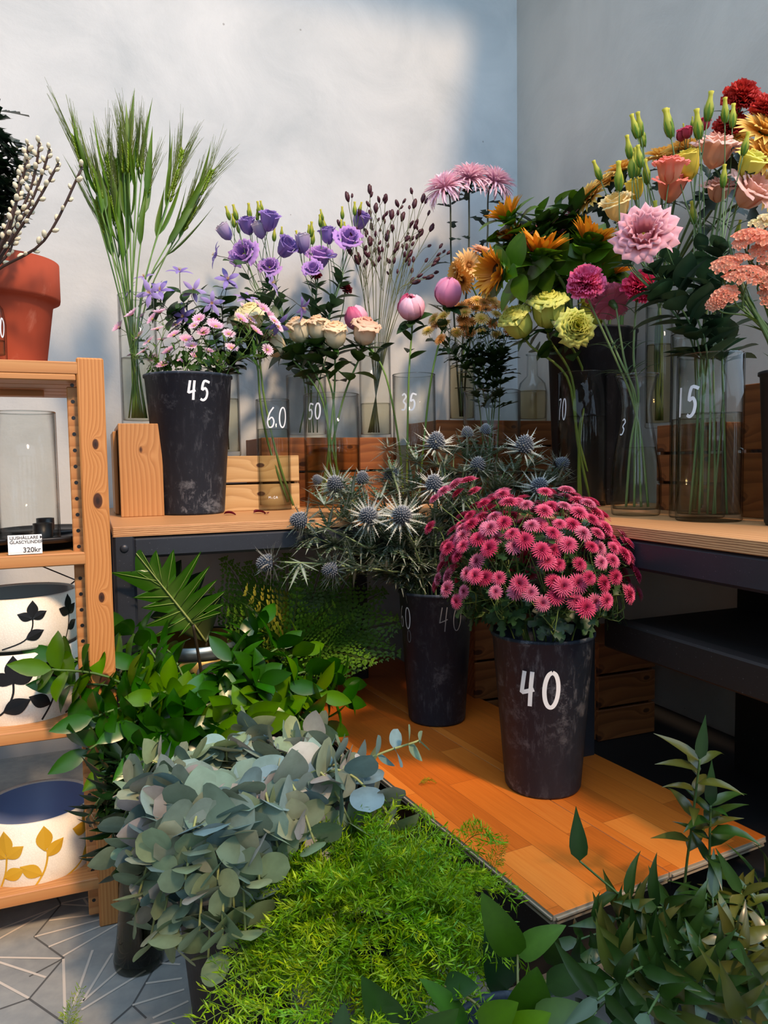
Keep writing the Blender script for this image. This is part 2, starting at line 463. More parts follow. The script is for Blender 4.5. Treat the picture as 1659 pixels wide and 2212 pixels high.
def leaf(mb, o, d, up, L, Wd, col, fold=.25, bend=.3, shape='e', n=6, tipc=None, twist=0.0, midc=None):
    """leaf blade from o along d; up = face normal"""
    d = V(d).normalized(); up = V(up); sd = d.cross(up)
    if sd.length < 1e-4: sd = d.cross(V((.3, .7, .2)))
    sd.normalize(); nr = sd.cross(d).normalized()
    vs = []; cs = []; fs = []; p = V(o); dr = d.copy()
    for i in range(n + 1):
        s = i / n
        if shape == 'e': w = sin(PI * s ** .85) ** .9 if 0 < s < 1 else 0
        elif shape == 'l': w = (sin(PI * s ** .6)) ** 1.0 * (1 - .25 * s) if 0 < s < 1 else 0
        elif shape == 'r': w = math.sqrt(max(0, 1 - (2 * s - 1) ** 2))
        elif shape == 'o': w = (sin(PI * s ** .62) ** .75) if 0 < s < 1 else 0
        elif shape == 'lob': w = (sin(PI * s ** .8) ** .7 if 0 < s < 1 else 0) * (1 if i % 2 else .45)
        else: w = sin(PI * s)
        w = max(w, .02)
        h = Wd * .5 * w
        a = twist * s; s1 = sd * cos(a) + nr * sin(a); n1 = nr * cos(a) - sd * sin(a)
        dz = n1 * (fold * h)
        vs += [p - s1 * h + dz, p.copy(), p + s1 * h + dz]
        c = col if tipc is None else mixc(col, tipc, s)
        cs += [c, (midc or tuple(x * 1.25 for x in c)), c]
        if shape == 'lob' and i % 2 and 0 < i < n:
            vs[-3] += dr * (L / n * .6); vs[-1] += dr * (L / n * .6)
        step = L / n
        rot = Matrix.Rotation(-bend / n, 3, sd)
        p = p + dr * step; dr = rot @ dr; nr = rot @ nr
    for i in range(n):
        b = i * 3
        fs += [(b, b + 1, b + 4, b + 3), (b + 1, b + 2, b + 5, b + 4)]
    mb.add(vs, fs, cs)

GOLD = 2.39996
G_DK = rgb(34, 62, 28); G_MD = rgb(58, 104, 34); G_LT = rgb(112, 156, 52); G_BL = rgb(62, 92, 70); G_YL = rgb(170, 190, 40)

def f_rose(ci, co, cb, open_=.5, n=30, ruf=.012):
    mb = MB()
    for k in range(n):
        t = k / (n - 1)
        r = .06 + .31 * t ** .85; top = 1.06 - (.10 + .16 * open_) * t + rnd.uniform(-.06, .03); fl = .02 + (.02 + .15 * open_) * t + (.06 * open_ if t > .75 else 0)
        prof = [(.05 + .06 * t, .0), (r * .95, .14), (r * 1.2, .38), (r * 1.18, .66), (r * 1.04 + fl * .3, top - .08), (r * 1.02 + fl * .8, top), (r * 1.02 + fl * 1.15, top - .05 - .10 * open_ * t)]
        A = 1.5 - .72 * t
        c0 = mixc(ci, cb, .6 + .4 * t); c1 = jit(mixc(ci, co, t), .05)
        wpetal(mb, prof, A, k * GOLD + rnd.uniform(-.2, .2), c0, c1, ruf * (1 + 2.4 * t), 7, 8, .08 + .14 * t * rnd.random(), 0, 3.5)
    return mb
def f_calyx(s=1.0, n=5, L=.5):
    mb = MB(); blob(mb, V((0, 0, -.03)), .13 * s, .12 * s, G_MD)
    for k in range(n):
        petal(mb, L * s, .09 * s, .1 * s, -.02, 2 * PI * k / n, 5, -35 if k % 2 else 20, .1, 0, G_MD, G_DK, 4, 2, .3)
    return mb
def f_liz(c_in, c_out, c_tip, openness=.5, n=8, ruf=.05):
    """lisianthus: a ruffled cup"""
    mb = MB()
    for k in range(n):
        t = k / (n - 1)
        r = .14 + .24 * t + .05 * openness; h = 1.0 - (.10 + .22 * openness) * t
        e = openness * (.06 + .34 * t)
        prof = [(.06, 0), (r * .8, .16), (r * 1.05, .40), (r * 1.05 + e * .15, .66), (r * 1.03 + e * .5, h * .90), (r * 1.02 + e * .85, h * .98), (r * 1.0 + e * 1.1, h * (.98 - .10 * openness * t))]
        wpetal(mb, prof, 1.25 - .35 * t, k * GOLD, mixc(c_in, c_out, t), jit(c_tip, .06), ruf * (.35 + .75 * openness), 7, 12, .07, 0, 4.6, 1.4)
    blob(mb, V((0, 0, .45)), .08, .16, rgb(190, 180, 60), 6, 4)
    return mb
def f_bud(c0, c1):
    """twisted lisianthus bud with sepals"""
    mb = MB()
    prof = [(.02, 0), (.12, .10), (.165, .30), (.14, .52), (.085, .74), (.075, .86), (.10, .97), (.01, 1.0)]
    mb.lathe(prof, (0, 0, 0), 8, (1, 1, 1)); mb.c = [mixc(c0, c1, min(1, max(0, v.z))) for v in mb.v]
    mb.v = [Matrix.Rotation(v.z * 1.6, 3, 'Z') @ v for v in mb.v]
    for k in range(5): petal(mb, .55, .05, .1, 0, k * 1.2566, 70, 88, .1, 0, G_MD, G_LT, 3, 2, .2)
    return mb
def f_carn(c0, c1, n=84, dome=1.0):
    mb = MB()
    for k in range(n):
        t = (k + .5) / n; el = 88 - 92 * t ** .72 * dome
        petal(mb, rnd.uniform(.78, .98), .25, .03, .02 + .1 * (1 - t), k * GOLD, el + 10, el - 14, .2, .085, c0, jit(c1, .14), 4, 6, .8, 3.2, 1.2, .18)
    return mb
def f_carn_calyx():
    mb = MB(); mb.lathe([(.05, -.55), (.11, -.5), (.15, -.3), (.17, -.05), (.2, .16)], (0, 0, 0), 10, rgb(92, 124, 76)); return mb
def f_peony(ca, cb, cc, closed=1.0):
    mb = MB()
    for k in range(22):
        t = k / 21.; R = (.36 + .15 * t) * rnd.uniform(.95, 1.05)
        prof = []
        for i in range(7):
            a = -PI / 2 + (PI * (.93 - .22 * t * (1.15 - closed))) * i / 6
            prof.append((max(.03, R * cos(a)), .5 + R * 1.0 * sin(a)))
        c1 = cb if rnd.random() < .55 else cc
        wpetal(mb, prof, 1.0 - .35 * t, k * GOLD, jit(ca, .12), jit(c1, .16), .022, 7, 8, .14, .0, 5)
    return mb
def f_mum(n_rings, c_eye, c_mid, c_tip, per=20, wide=.085, eye=.18, flat=0.0, droop=-8):
    """button or decorative chrysanthemum: rings of strap petals"""
    mb = MB()
    for i in range(n_rings):
        t = i / (n_rings - 1) if n_rings > 1 else 0
        el = 6 + 66 * t * (1 - flat); L = 1.0 - .58 * t; n = int(per * (1 - .42 * t))
        for k in range(n):
            a = 2 * PI * (k + .5 * (i % 2)) / n + rnd.uniform(-.05, .05)
            petal(mb, (L - eye * .6) * rnd.uniform(.94, 1.04), wide, eye * (1 - .8 * t) + .02, .04 + .13 * t, a, el + 16, el + droop, .45, 0, mixc(c_eye, c_mid, .35 + .5 * (1 - t)), c_tip if t < .7 else mixc(c_mid, c_tip, .5), 3, 2, .6, cpow=1.6)
    blob(mb, V((0, 0, .14)), eye, .12, c_eye, 10, 5)
    mb.lathe([(.02, -.12), (.14, -.1), (.24, .0), (.2, .06)], (0, 0, 0), 8, G_MD)
    return mb
def f_daisy(c_eye, c0, c1, n=18, el=14, droop=-14, wide=.11, under=None, rings=1):
    mb = MB()
    for i in range(rings):
        for k in range(n):
            petal(mb, rnd.uniform(.8, .9) * (1 - .12 * i), wide, .14, .02 + .05 * i, 2 * PI * (k + .5 * i) / n + rnd.uniform(-.06, .06), el + 12 * i, el + droop + 12 * i, .35, 0, c0, c1, 4, 2, .6)
    blob(mb, V((0, 0, .05)), .2, .11, c_eye, 10, 5)
    for k in range(24):
        r = .19 * math.sqrt(k / 24); a = k * GOLD
        blob(mb, V((r * cos(a), r * sin(a), .05 + .1 * math.sqrt(max(0, 1 - (r / .2) ** 2)))), .03, .035, mixc(c_eye, (.9, .8, .2), .3), 4, 3)
    mb.lathe([(.03, -.16), (.16, -.1), (.2, .0), (.17, .04)], (0, 0, 0), 8, G_MD)
    return mb
def f_spider(c0, c1):
    mb = MB()
    for k in range(190):
        t = k / 189.; el = 84 - 80 * t ** .75; L = .50 + .50 * t + rnd.uniform(-.10, .12)
        petal(mb, L, rnd.uniform(.032, .046), .03, .12 - .1 * t, k * GOLD + rnd.uniform(-.1, .1), el + 12, el - 22 - (60 if t > .72 else 10) * t ** 2 * rnd.uniform(.5, 1.1), .8, 0, c0, jit(c1, .06), 6, 2, .75)
    blob(mb, V((0, 0, .4)), .12, .08, rgb(226, 180, 110), 8, 4)
    mb.lathe([(.02, -.14), (.1, -.1), (.15, .02)], (0, 0, 0), 8, G_DK)
    return mb
def f_sunfl(c0, c1):
    mb = MB()
    for k in range(34):
        e = rnd.uniform(38, 66)
        petal(mb, rnd.uniform(.75, .95), .115, .28, .05, k * GOLD, e + 8, e - 14, .35, 0, c0, jit(c1, .1), 5, 2, .45)
    blob(mb, V((0, 0, .1)), .34, .16, rgb(60, 44, 22), 14, 6, .05)
    return mb
def f_sunbract():
    mb = MB(); mb.lathe([(.06, -.32), (.2, -.22), (.34, -.05), (.36, .08), (.3, .1)], (0, 0, 0), 12, G_MD)
    for k in range(16):
        petal(mb, rnd.uniform(.5, .7), .12, .26, -.04, k * GOLD, rnd.uniform(20, 50), rnd.uniform(-10, 70), .2, 0, G_MD, G_LT, 4, 2, .35)
    return mb
def f_gerb(c0, c1, ceye):
    mb = MB()
    for i in range(3):
        for k in range(22):
            petal(mb, .82 - .12 * i, .085, .16, .02 + .03 * i, 2 * PI * (k + .4 * i) / 22 + rnd.uniform(-.05, .05), 10 + 12 * i, -4 + 12 * i, .3, 0, c0, c1, 4, 2, .65)
    for k in range(30):
        petal(mb, .22, .025, .12, .06, k * GOLD, 30, 60, .3, 0, ceye, c0, 2, 2, .5)
    blob(mb, V((0, 0, .07)), .14, .07, ceye, 10, 4)
    mb.lathe([(.03, -.2), (.17, -.13), (.22, .0), (.18, .03)], (0, 0, 0), 8, G_MD)
    return mb
def f_clem(c0, c1):
    mb = MB()
    for k in range(5):
        petal(mb, rnd.uniform(.9, 1.05), .17, .05, 0, 2 * PI * k / 5 + rnd.uniform(-.1, .1), rnd.uniform(35, 60), rnd.uniform(-45, -10), -.35, 0, c0, c1, 6, 2, .45)
    for k in range(16): petal(mb, .32, .014, .02, .02, k * GOLD, 70 + rnd.uniform(-15, 15), 70, 0, 0, rgb(210, 170, 120), rgb(220, 200, 150), 2, 1, .5)
    return mb
def f_cone():
    mb = MB(); R, H = .5, .85
    for i in range(7):
        a = PI / 2 * i / 7
        pr = []
    prof = [(R * .9, -.05)] + [(R * cos(PI / 2 * i / 6) + .001, H * sin(PI / 2 * i / 6)) for i in range(7)]
    mb.lathe(prof, (0, 0, 0), 14, rgb(74, 84, 98))
    for k in range(110):
        t = (k + .5) / 110; a = math.asin(t); th = k * GOLD
        d = V((R * cos(a) * cos(th), R * cos(a) * sin(th), H * sin(a)))
        nrm = V((cos(a) * cos(th) / R, cos(a) * sin(th) / R, sin(a) / H)).normalized()
        s1 = nrm.orthogonal().normalized(); s2 = nrm.cross(s1); q = .05
        mb.add([d + s1 * q, d + s2 * q, d - s1 * q, d - s2 * q, d + nrm * .16], [(0, 1, 4), (1, 2, 4), (2, 3, 4), (3, 0, 4)], [rgb(70, 80, 94)] * 4 + [rgb(222, 226, 230)])
    return mb
def spiny(mb, o, d, up, L, Wd, c0, c1, n=5):
    """narrow spine-toothed bract"""
    leaf(mb, o, d, up, L, Wd * .55, c0, .35, rnd.uniform(-.3, .5), 'l', 6, c1, 0, mixc(c0, (1, 1, 1), .35))
    d = V(d).normalized(); sd = d.cross(V(up)).normalized()
    for k in range(n):
        s = .2 + .6 * k / n
        for sg in (-1, 1):
            p = V(o) + d * (L * s)
            e = p + (d * .5 + sd * sg * 1.0) * (Wd * .8 * (1 - s * .5))
            mb.add([p - d * Wd * .16, p + d * Wd * .16, e], [(0, 1, 2)], [c0, c0, c1])
def f_bracts(kind=0):
    mb = MB(); ca, cb = [(rgb(206, 208, 196), rgb(184, 186, 166)), (rgb(222, 222, 206), rgb(206, 204, 180)), (rgb(120, 138, 112), rgb(150, 150, 124))][kind]
    for ring in range(3):
        n = (15, 13, 9)[ring]
        for k in range(n):
            a = 2 * PI * (k + .5 * ring) / n + rnd.uniform(-.22, .22); e = math.radians(rnd.uniform(0, 46) - 18 * ring)
            d = V((cos(a) * cos(e), sin(a) * cos(e), sin(e)))
            L = rnd.uniform(.6, 1.25) * (1, 1.15, 1.2)[ring]
            if ring < 2: spiny(mb, d * .33 - V((0, 0, .06 * ring)), d, (0, 0, 1), L, .15, jit(ca if ring == 0 else mixc(ca, rgb(96, 116, 92), .45), .1), cb)
            else: spiny(mb, d * .3 - V((0, 0, .12)), d, (0, 0, 1), L, .22, rgb(62, 86, 66), rgb(112, 120, 96), 6)
    return mb
def spiny_leaf(mb, o, d, L, col):
    d = V(d).normalized(); up = V((0, 0, 1)); sd = d.cross(up)
    if sd.length < .1: sd = V((1, 0, 0))
    sd.normalize()
    for k in range(-2, 3):
        dd = (d * cos(k * .5) + sd * sin(k * .5) + V((0, 0, rnd.uniform(-.1, .2)))).normalized()
        spiny(mb, o, dd, up, L * (1 - .14 * abs(k)), L * .21, jit(col), mixc(col, rgb(150, 140, 110), .4), 4)
def f_statice(c0, c1, n=46):
    mb = MB()
    for k in range(n):
        t = (k + .5) / n; a = k * GOLD; r = math.sqrt(t)
        p = V((r * cos(a), r * sin(a) * .8, .35 * (1 - r * r) + rnd.uniform(-.06, .06))); q = Matrix.Translation(p) @ axm((p.x * .6, p.y * .6, .8), rnd.random() * 6)
        b = MB(); c = jit(mixc(c0, c1, rnd.random()), .08)
        b.lathe([(.03, -.12), (.07, .0), (.15, .1), (.17, .13)], (0, 0, 0), 7, c); b.c = [mixc(rgb(240, 214, 190), c, min(1, (v.z + .1) * 5)) for v in b.v]
        b.v = [v + V((0, 0, rnd.uniform(-.02, .02))) for v in b.v]
        mb.xf(b, q)
    return mb
def f_alst(c0, c1):
    mb = MB()
    for k in range(6): petal(mb, .9, .24 if k % 2 else .17, .05, 0, k * PI / 3, 70, 20, .2, 0, c0, c1, 5, 2, .6)
    return mb
# ---------------------------------------------------------------- the setting
def quad_wall(name, a, b, z0, z1, th, out, m):
    """wall slab from a to b (ground points); 'out' is the room side normal; thickness goes away from the room"""
    mb = MB(); d = (b - a); L = d.length; d = d.normalized()
    c = (a + b) / 2 - out * (th / 2) + V((0, 0, (z0 + z1) / 2))
    mb.box(c, (L, th, z1 - z0), (d, out, V((0, 0, 1))))
    return struct(mb.build(name, m, None, False))
C0 = COR
quad_wall('wall_back', C0 - UU * 3.2, C0 + UU * .12, 0, 3.3, .12, NN, M['wall_b'])
quad_wall('wall_right', C0, C0 + NN * 1.14, 0, 3.3, .12, LL, M['wall_r'])
quad_wall('wall_right_low', C0 + NN * 1.14, C0 + NN * 3.46, 0, .62, .12, LL, M['wall_r'])
mb = MB()
for a in (1.19, 1.95, 2.7, 3.4): mb.box(C0 + NN * a - LL * .06 + V((0, 0, 1.66)), (.05, .06, 2.08), (NN, LL, V((0, 0, 1))))
for z in (.65, 2.67): mb.box(C0 + NN * 2.3 - LL * .06 + V((0, 0, z)), (2.3, .08, .05), (NN, LL, V((0, 0, 1))))
struct(mb.build('window_2', M['frame'], None, False))
quad_wall('left_shade_wall', C0 - UU * 3.2, C0 - UU * 3.2 + NN * 3.6, 0, 3.3, .12, UU, M['shade_wall'])  # unseen dark grey wall added at the left to shade the right wall
mb = MB()
mb.box(C0 - UU * 1.4 + NN * .30 + V((0, 0, 3.36)), (3.6, .9, .12), (UU, NN, V((0, 0, 1))))
struct(mb.build('sun_cut_slab', M['ceil'], None, False))  # unseen overhead slab, its front edge set to cut the sun on the wall

# floor with inlaid lines
mb = MB()
mb.box(C0 - UU * .8 + NN * 1.9 - V((0, 0, .03)), (5.2, 4.2, .06), (UU, NN, V((0, 0, 1))), mat=0)
def strip(x0, y0, x1, y1, w, m, h=.0006):
    a, b = onz(x0, y0, 0), onz(x1, y1, 0); d = (b - a).normalized(); s = V((-d.y, d.x, 0)) * (w / 2); z = V((0, 0, h))
    mb.add([a - s + z, b - s + z, b + s + z, a + s + z], [(0, 1, 2, 3)], (1, 1, 1), m)
for q in [(138, 2070, 63, 2110), (63, 2158, 138, 2070), (63, 2158, 141, 2212), (138, 2070, 74, 2024), (286, 2172, 334, 2090), (286, 2172, 316, 2200), (132, 1954, 74, 2024), (63, 2158, 0, 2180),
          (132, 1954, 115, 1925), (286, 2172, 141, 2300), (334, 2090, 420, 2050)]:
    strip(*q, .0035, 2, .0004)
for q in [(-200, 2066, 132, 2071), (-60, 2060, 99, 2112), (-80, 2080, 62, 2157), (137, 2072, 141, 2212), (200, 2053, 158, 2174), (242, 2060, 176, 2167), (264, 2090, 180, 2163), (315, 2097, 176, 2182),
          (136, 2066, 264, 1991), (105, 2046, 235, 1994), (75, 2024, 235, 1982), (106, 1989, 235, 1972), (132, 1954, 235, 1960), (132, 1952, 228, 1930), (-40, 2050, 128, 1956), (-60, 2030, 110, 1965),
          (315, 2125, 393, 2114), (286, 2172, 398, 2138), (330, 2200, 407, 2163), (345, 2081, 389, 2084), (180, 1940, 190, 1955), (230, 2240, 420, 2190), (-90, 1985, 60, 1930)]:
    strip(*q, .0045, 1, .0008)
struct(mb.build('floor', [M['floor'], M['inlay'], M['grout']], None, False))

# added unseen shop front: dark posts and sill shape the light and glass reflections
mb = MB(); fo = C0 + NN * 3.5
for u in (-3.0, -2.2, -1.4, -.6, .2, 1.0, 1.8):
    mb.box(fo + UU * u + V((0, 0, 1.35)), (.34, .08, 2.7), (UU, NN, V((0, 0, 1))))
for z, h in ((.45, .9), (1.9, .06), (2.66, .12)):
    mb.box(fo - UU * .6 + V((0, 0, z)), (4.9, .07, h), (UU, NN, V((0, 0, 1))))
struct(mb.build('front_light_frame', M['frame'], None, False))

# ---------------------------------------------------------------- furniture helpers (local frames)
def rthing(name, loc, label, cat, group=None, yaw=AW):
    o = thing(name, loc, label, cat, group); o.rotation_euler = (0, 0, yaw); return o
def lpart(name, mb, m, parent, smooth=False, label=None):
    me = mb.mesh(name, m if isinstance(m, (list, tuple)) else [m], smooth)
    o = bpy.data.objects.new(name, me); COL.objects.link(o); o.parent = parent
    if label: o['label'] = label
    return o
def lbox(name, c, size, m, parent, bev=.0015, label=None):
    """box part whose own origin is its centre, so that wood grain follows it"""
    mb = MB(); mb.box((0, 0, 0), size, bev=bev); o = lpart(name, mb, m, parent, False, label); o.location = c; return o

# left workbench
uA = (_A - COR).dot(UU)                       # u of the left table end (x=283 px): extend to px 243
uL = (onz(243, 1140, TZ) - COR).dot(UU)
t = rthing('workbench', wpt(uL, DL, 0), 'long workbench with plywood top and dark steel frame along the back wall', 'table')
LT = -uL - DR - .004                                 # length up to the right bench
mb = MB(); mb.box((0, 0, 0), (LT, DL - .01, .022), bev=.0015)
mb.m = [1 if False else 0 for _ in mb.m]
o = lpart('table_top', mb, [M['ply'], M['plyedge']], t); o.location = (LT / 2, (DL - .01) / 2, TZ - .011)
for p in o.data.polygons:
    if abs(p.normal.z) < .5: p.material_index = 1
lbox('apron', (LT / 2 + .02, .016, TZ - .022 - .024), (LT - .04, .03, .046), M['black'], t, .006)
lg = lbox('leg', (.022, .018, (TZ - .016) / 2), (.046, .036, TZ - .016), M['black'], t, .006)
mb = MB(); mb.lathe([(.0001, .004), (.006, .004), (.009, .001), (.009, 0)], (0, 0, 0), 14)
b = lpart('bolt', mb, M['black'], lg, True); b.rotation_euler = (PI / 2, 0, 0); b.location = (0, -.018, (TZ - .016) / 2 - .03)
lbox('leg', (.022, DL - .06, (TZ - .03) / 2), (.046, .036, TZ - .03), M['black'], t, .006)
lbox('leg', (LT - .22, .42, (TZ - .03) / 2), (.046, .036, TZ - .03), M['black'], t, .006)
# right workbench
RL = 1.75
yawR = AW - PI / 2                                    # local x runs along the right wall towards the viewer
def rpt(a, m, z): return COR + NN * a + LL * m + V((0, 0, z))
t = rthing('workbench', rpt(.004, DR, 0), 'deep workbench with plywood top and black frame along the shaded right wall', 'table', None, yawR)
# local x = NN (away from the back wall), local y = -LL (towards the right wall)
mb = MB(); mb.box((0, 0, 0), (RL, DR - .01, .024), bev=.0015)
o = lpart('table_top', mb, [M['ply'], M['plyedge']], t); o.location = (RL / 2, (DR - .01) / 2, TZ - .012)
for p in o.data.polygons:
    if abs(p.normal.z) < .5: p.material_index = 1
lbox('apron', (RL / 2, .02, TZ - .024 - .03), (RL, .036, .058), M['black'], t, .006)
fbeam = (D(1287, 1335, 1.49) - COR); a0 = fbeam.dot(NN)
zb = D(1287, 1335, 1.49).z
lbox('shelf_beam', (a0 + (RL - a0) / 2, .02, zb - .03), (RL - a0, .036, .06), M['blackwood'], t, .004, 'dark stained front beam of the middle shelf')
lbox('shelf', (a0 + (RL - a0) / 2, .20, zb - .018), (RL - a0, .32, .016), M['darkshelf'], t)
pb = WR(1590, 1400, DR - .36); ab = (pb - COR).dot(NN)
lbox('back_panel', (ab + (RL - ab) / 2, .37, (TZ - .03) / 2), (RL - ab, .03, TZ - .03), M['darkshelf'], t)
lbox('shelf', (RL / 2 + .16, DR / 2 - .02, .175), (RL - .34, DR - .08, .02), M['darkshelf'], t)
for a in (.06, RL - .06): lbox('leg', (a, DR - .06, (TZ - .03) / 2), (.05, .05, TZ - .03), M['black'], t)
al = (WR(1252, 1400, DR - .02) - COR).dot(NN)
lbox('leg', (al, .03, (TZ - .09) / 2), (.022, .04, TZ - .09), M['black'], t)
lbox('leg', (RL - .06, .06, (TZ - .09) / 2), (.05, .05, TZ - .09), M['black'], t)

# crates: slatted boxes
def crate(loc, size, mt, label, group=None, yaw=AW, slats=2, name='wooden_crate', solid_end=None):
    L, Dp, H = size
    t = rthing(name, loc, label, 'crate', group, yaw)
    gap = .007; sh = (H - gap * (slats - 1)) / slats
    for k in range(slats):
        z = sh / 2 + k * (sh + gap)
        lbox('slat', (0, -Dp / 2 + .005, z), (L, .01, sh), mt, t)
        lbox('slat', (0, Dp / 2 - .005, z), (L, .01, sh), mt, t)
    for s in (-1, 1): lbox('end_board', (s * (L / 2 - .006), 0, H / 2), (.012, Dp - .022, H - .002), solid_end or mt, t)
    lbox('crate_top', (0, 0, H - .006), (L - .026, Dp - .022, .01), mt, t)
    return t
tA = onz(300, 1116, TZ); 
hA = D(300, 915, tA.y).z - TZ
t = rthing('wooden_crate', tA + UU * .01 - NN * .11, 'pale pine crate stood on end at the left end of the workbench', 'crate')
wA = .105
lbox('front_board', (0, -.11, hA / 2), (wA, .014, hA), M['cratev'], t)
lbox('slat', (-wA / 2 - .006, .02, hA / 2 - .006), (.010, .10, hA - .02), M['cratev'], t)
lbox('slat', (-wA / 2 - .006, .12, hA / 2 - .006), (.010, .085, hA - .02), M['cratev'], t)
lbox('slat', (wA / 2 + .006, .02, .03), (.012, .2, .06), M['cratev'], t)
lbox('back_board', (0, .17, hA / 2), (wA, .014, hA), M['cratev'], t)
lbox('crate_top', (0, .03, hA - .006), (wA, .26, .011), M['cratev'], t)
pC = onz(520, 1104, TZ); nC = wn(pC)[0]
hC = W(520, 985, nC).z - TZ
uC0 = (W(430, 1100, nC) - COR).dot(UU); uC1 = (W(648, 1100, nC) - COR).dot(UU)
crate(wpt((uC0 + uC1) / 2, nC - .09, TZ), (uC1 - uC0, .18, hC), M['crate'], 'low pale pine crate behind the bucket marked 45')
nD = .28
hD = W(700, 945, nD).z - TZ
uD0 = (W(566, 1000, nD) - COR).dot(UU); uD1 = (W(858, 1000, nD) - COR).dot(UU)
CRD = crate(wpt((uD0 + uD1) / 2, nD - .12, TZ), (uD1 - uD0, .235, hD), M['brown'], 'brown crate against the back wall under the seed-head vase')
hE = W(1070, 908, nD).z - TZ
uE0 = (W(945, 1000, nD) - COR).dot(UU); uE1 = -.02
CRE = crate(wpt((uE0 + uE1) / 2, nD - .12, TZ), (uE1 - uE0, .235, hE), M['brown'], 'brown crate against the back wall next to the corner', slats=3)
# crates by the right wall
def rcrate(px0, px1, m, pyt, dz, label, slats=2, base=TZ, mt='brown'):
    P = WR((px0 + px1) / 2, pyt, m); H = P.z - base
    a0_ = (WR(px0, 1000, m) - COR).dot(NN); a1_ = (WR(px1, 1000, m) - COR).dot(NN)
    return crate(rpt((a0_ + a1_) / 2, m - dz / 2, base), (a1_ - a0_, dz, H), M[mt], label, None, yawR, slats), (a0_, a1_, H)
rcrate(1418, 1560, .20, 915, .17, 'brown crate at the right wall behind the carafe', 3)
rcrate(1602, 1760, .22, 822, .19, 'tall brown crate at the right wall behind the statice bucket', 2)
# crate under the middle shelf
pU = D(1360, 1582, 1.80)
crate(V((pU.x, pU.y, .186)) - NN * .10, (.175, .18, .245), M['brown'], 'brown slatted crate in the shade under the middle shelf', slats=3)
pU = D(1034, 1500, 2.10)
crate(V((pU.x + .04, pU.y, 0)), (.2, .16, .44), M['brown'], 'dark brown crate standing on the floor behind bucket 40', slats=4)

# low board: four laminate planks in two layers on two supports
BYAW = math.radians(66.2)
d_ = V((cos(BYAW + PI / 2 - PI / 2), sin(BYAW), 0))
c1_, c2_ = onz(1195, 1977, BZ), onz(1655, 1806, BZ)
fw = (c2_ - c1_); WB = fw.length; fx = fw.normalized(); fy = V((-fx.y, fx.x, 0))
byaw = math.atan2(fy.y, fy.x)
BLEN = 1.38
names = {(0, 0): 'laminate plank on the lower layer of the low display board, left half', (1, 0): 'laminate plank on the lower layer of the low display board, right half',
         (0, 1): 'orange laminate plank carrying the low buckets, left of the seam', (1, 1): 'orange laminate plank carrying the low buckets, right of the seam'}
for (i, k), lb in names.items():
    c = c1_ + fx * (WB / 2 * (i + .5)) + fy * (BLEN / 2 + (.006 if k == 0 else 0)) + V((0, 0, -.005 - .011 * (1 - k)))
    if k == 0: c = c + fx * .004
    o = thing('laminate_plank', c, lb, 'plank'); o.rotation_euler = (0, 0, byaw)
    mb = MB(); mb.box((0, 0, 0), (BLEN, WB / 2 - .0012, .0095), bev=.0006)
    q = lpart('board', mb, [M['laminate'], M['core']], o)
    for p in q.data.polygons:
        if abs(p.normal.z) < .5: p.material_index = 1
    mb = MB(); mb.box((0, WB / 4 + .0005, -.0015), (BLEN - .004, .004, .003)); mb.box((-BLEN / 2 - .0015, 0, -.0012), (.004, WB / 2 - .01, .003))
    lpart('tongue', mb, M['core'], o)
def supp(cen, size, m, label, name):
    t = thing(name, cen, label, 'crate'); t.rotation_euler = (0, 0, byaw); L, Dp, H = size
    for s in (-1, 1):
        lbox('side_panel', (s * (L / 2 - .006), 0, H / 2), (.012, Dp, H), m, t); lbox('end_panel', (0, s * (Dp / 2 - .006), H / 2), (L - .024, .012, H), m, t)
    lbox('bottom_panel', (0, 0, .006), (L - .024, Dp - .024, .012), m, t)
supp(c1_ + fx * .22 + fy * .30 - V((0, 0, BZ)), (.28, .40, BZ - .022), M['darkshelf'], 'black plastic crate holding up the front of the low board', 'plastic_crate')
supp(c1_ + fx * .22 + fy * 1.1 - V((0, 0, BZ)), (.34, .38, BZ - .022), M['darkshelf'], 'black crate holding up the back of the low board', 'plastic_crate')
DEPS = None

# ---------------------------------------------------------------- pine shelving unit at left
P0 = onz(243, 1988, 0)
SU = rthing('shelving_unit', P0, 'oiled pine shelving unit with pegged posts and four shelves', 'shelf')
pw, pd, PH = .047, .032, 1.085
SU_top = D(200, 775, P0.y).z; PH = SU_top
kn = [(.004, -.015, D(0, y, P0.y).z - PH / 2, r) for y, r in ((963, .006), (1084, .009), (1291, .006), (1475, .012))]
M['post'] = wood('pine_post', rgb(140, 80, 36), rgb(180, 116, 60), rgb(198, 138, 80), axis=2, ring=7, knots=kn)
lbox('post', (.0, 0, PH / 2), (pw, pd, PH), M['post'], SU, .003)
rp = lbox('post', (-.012, .36, PH / 2), (pw, pd, PH - .01), M['post'], SU, .003)
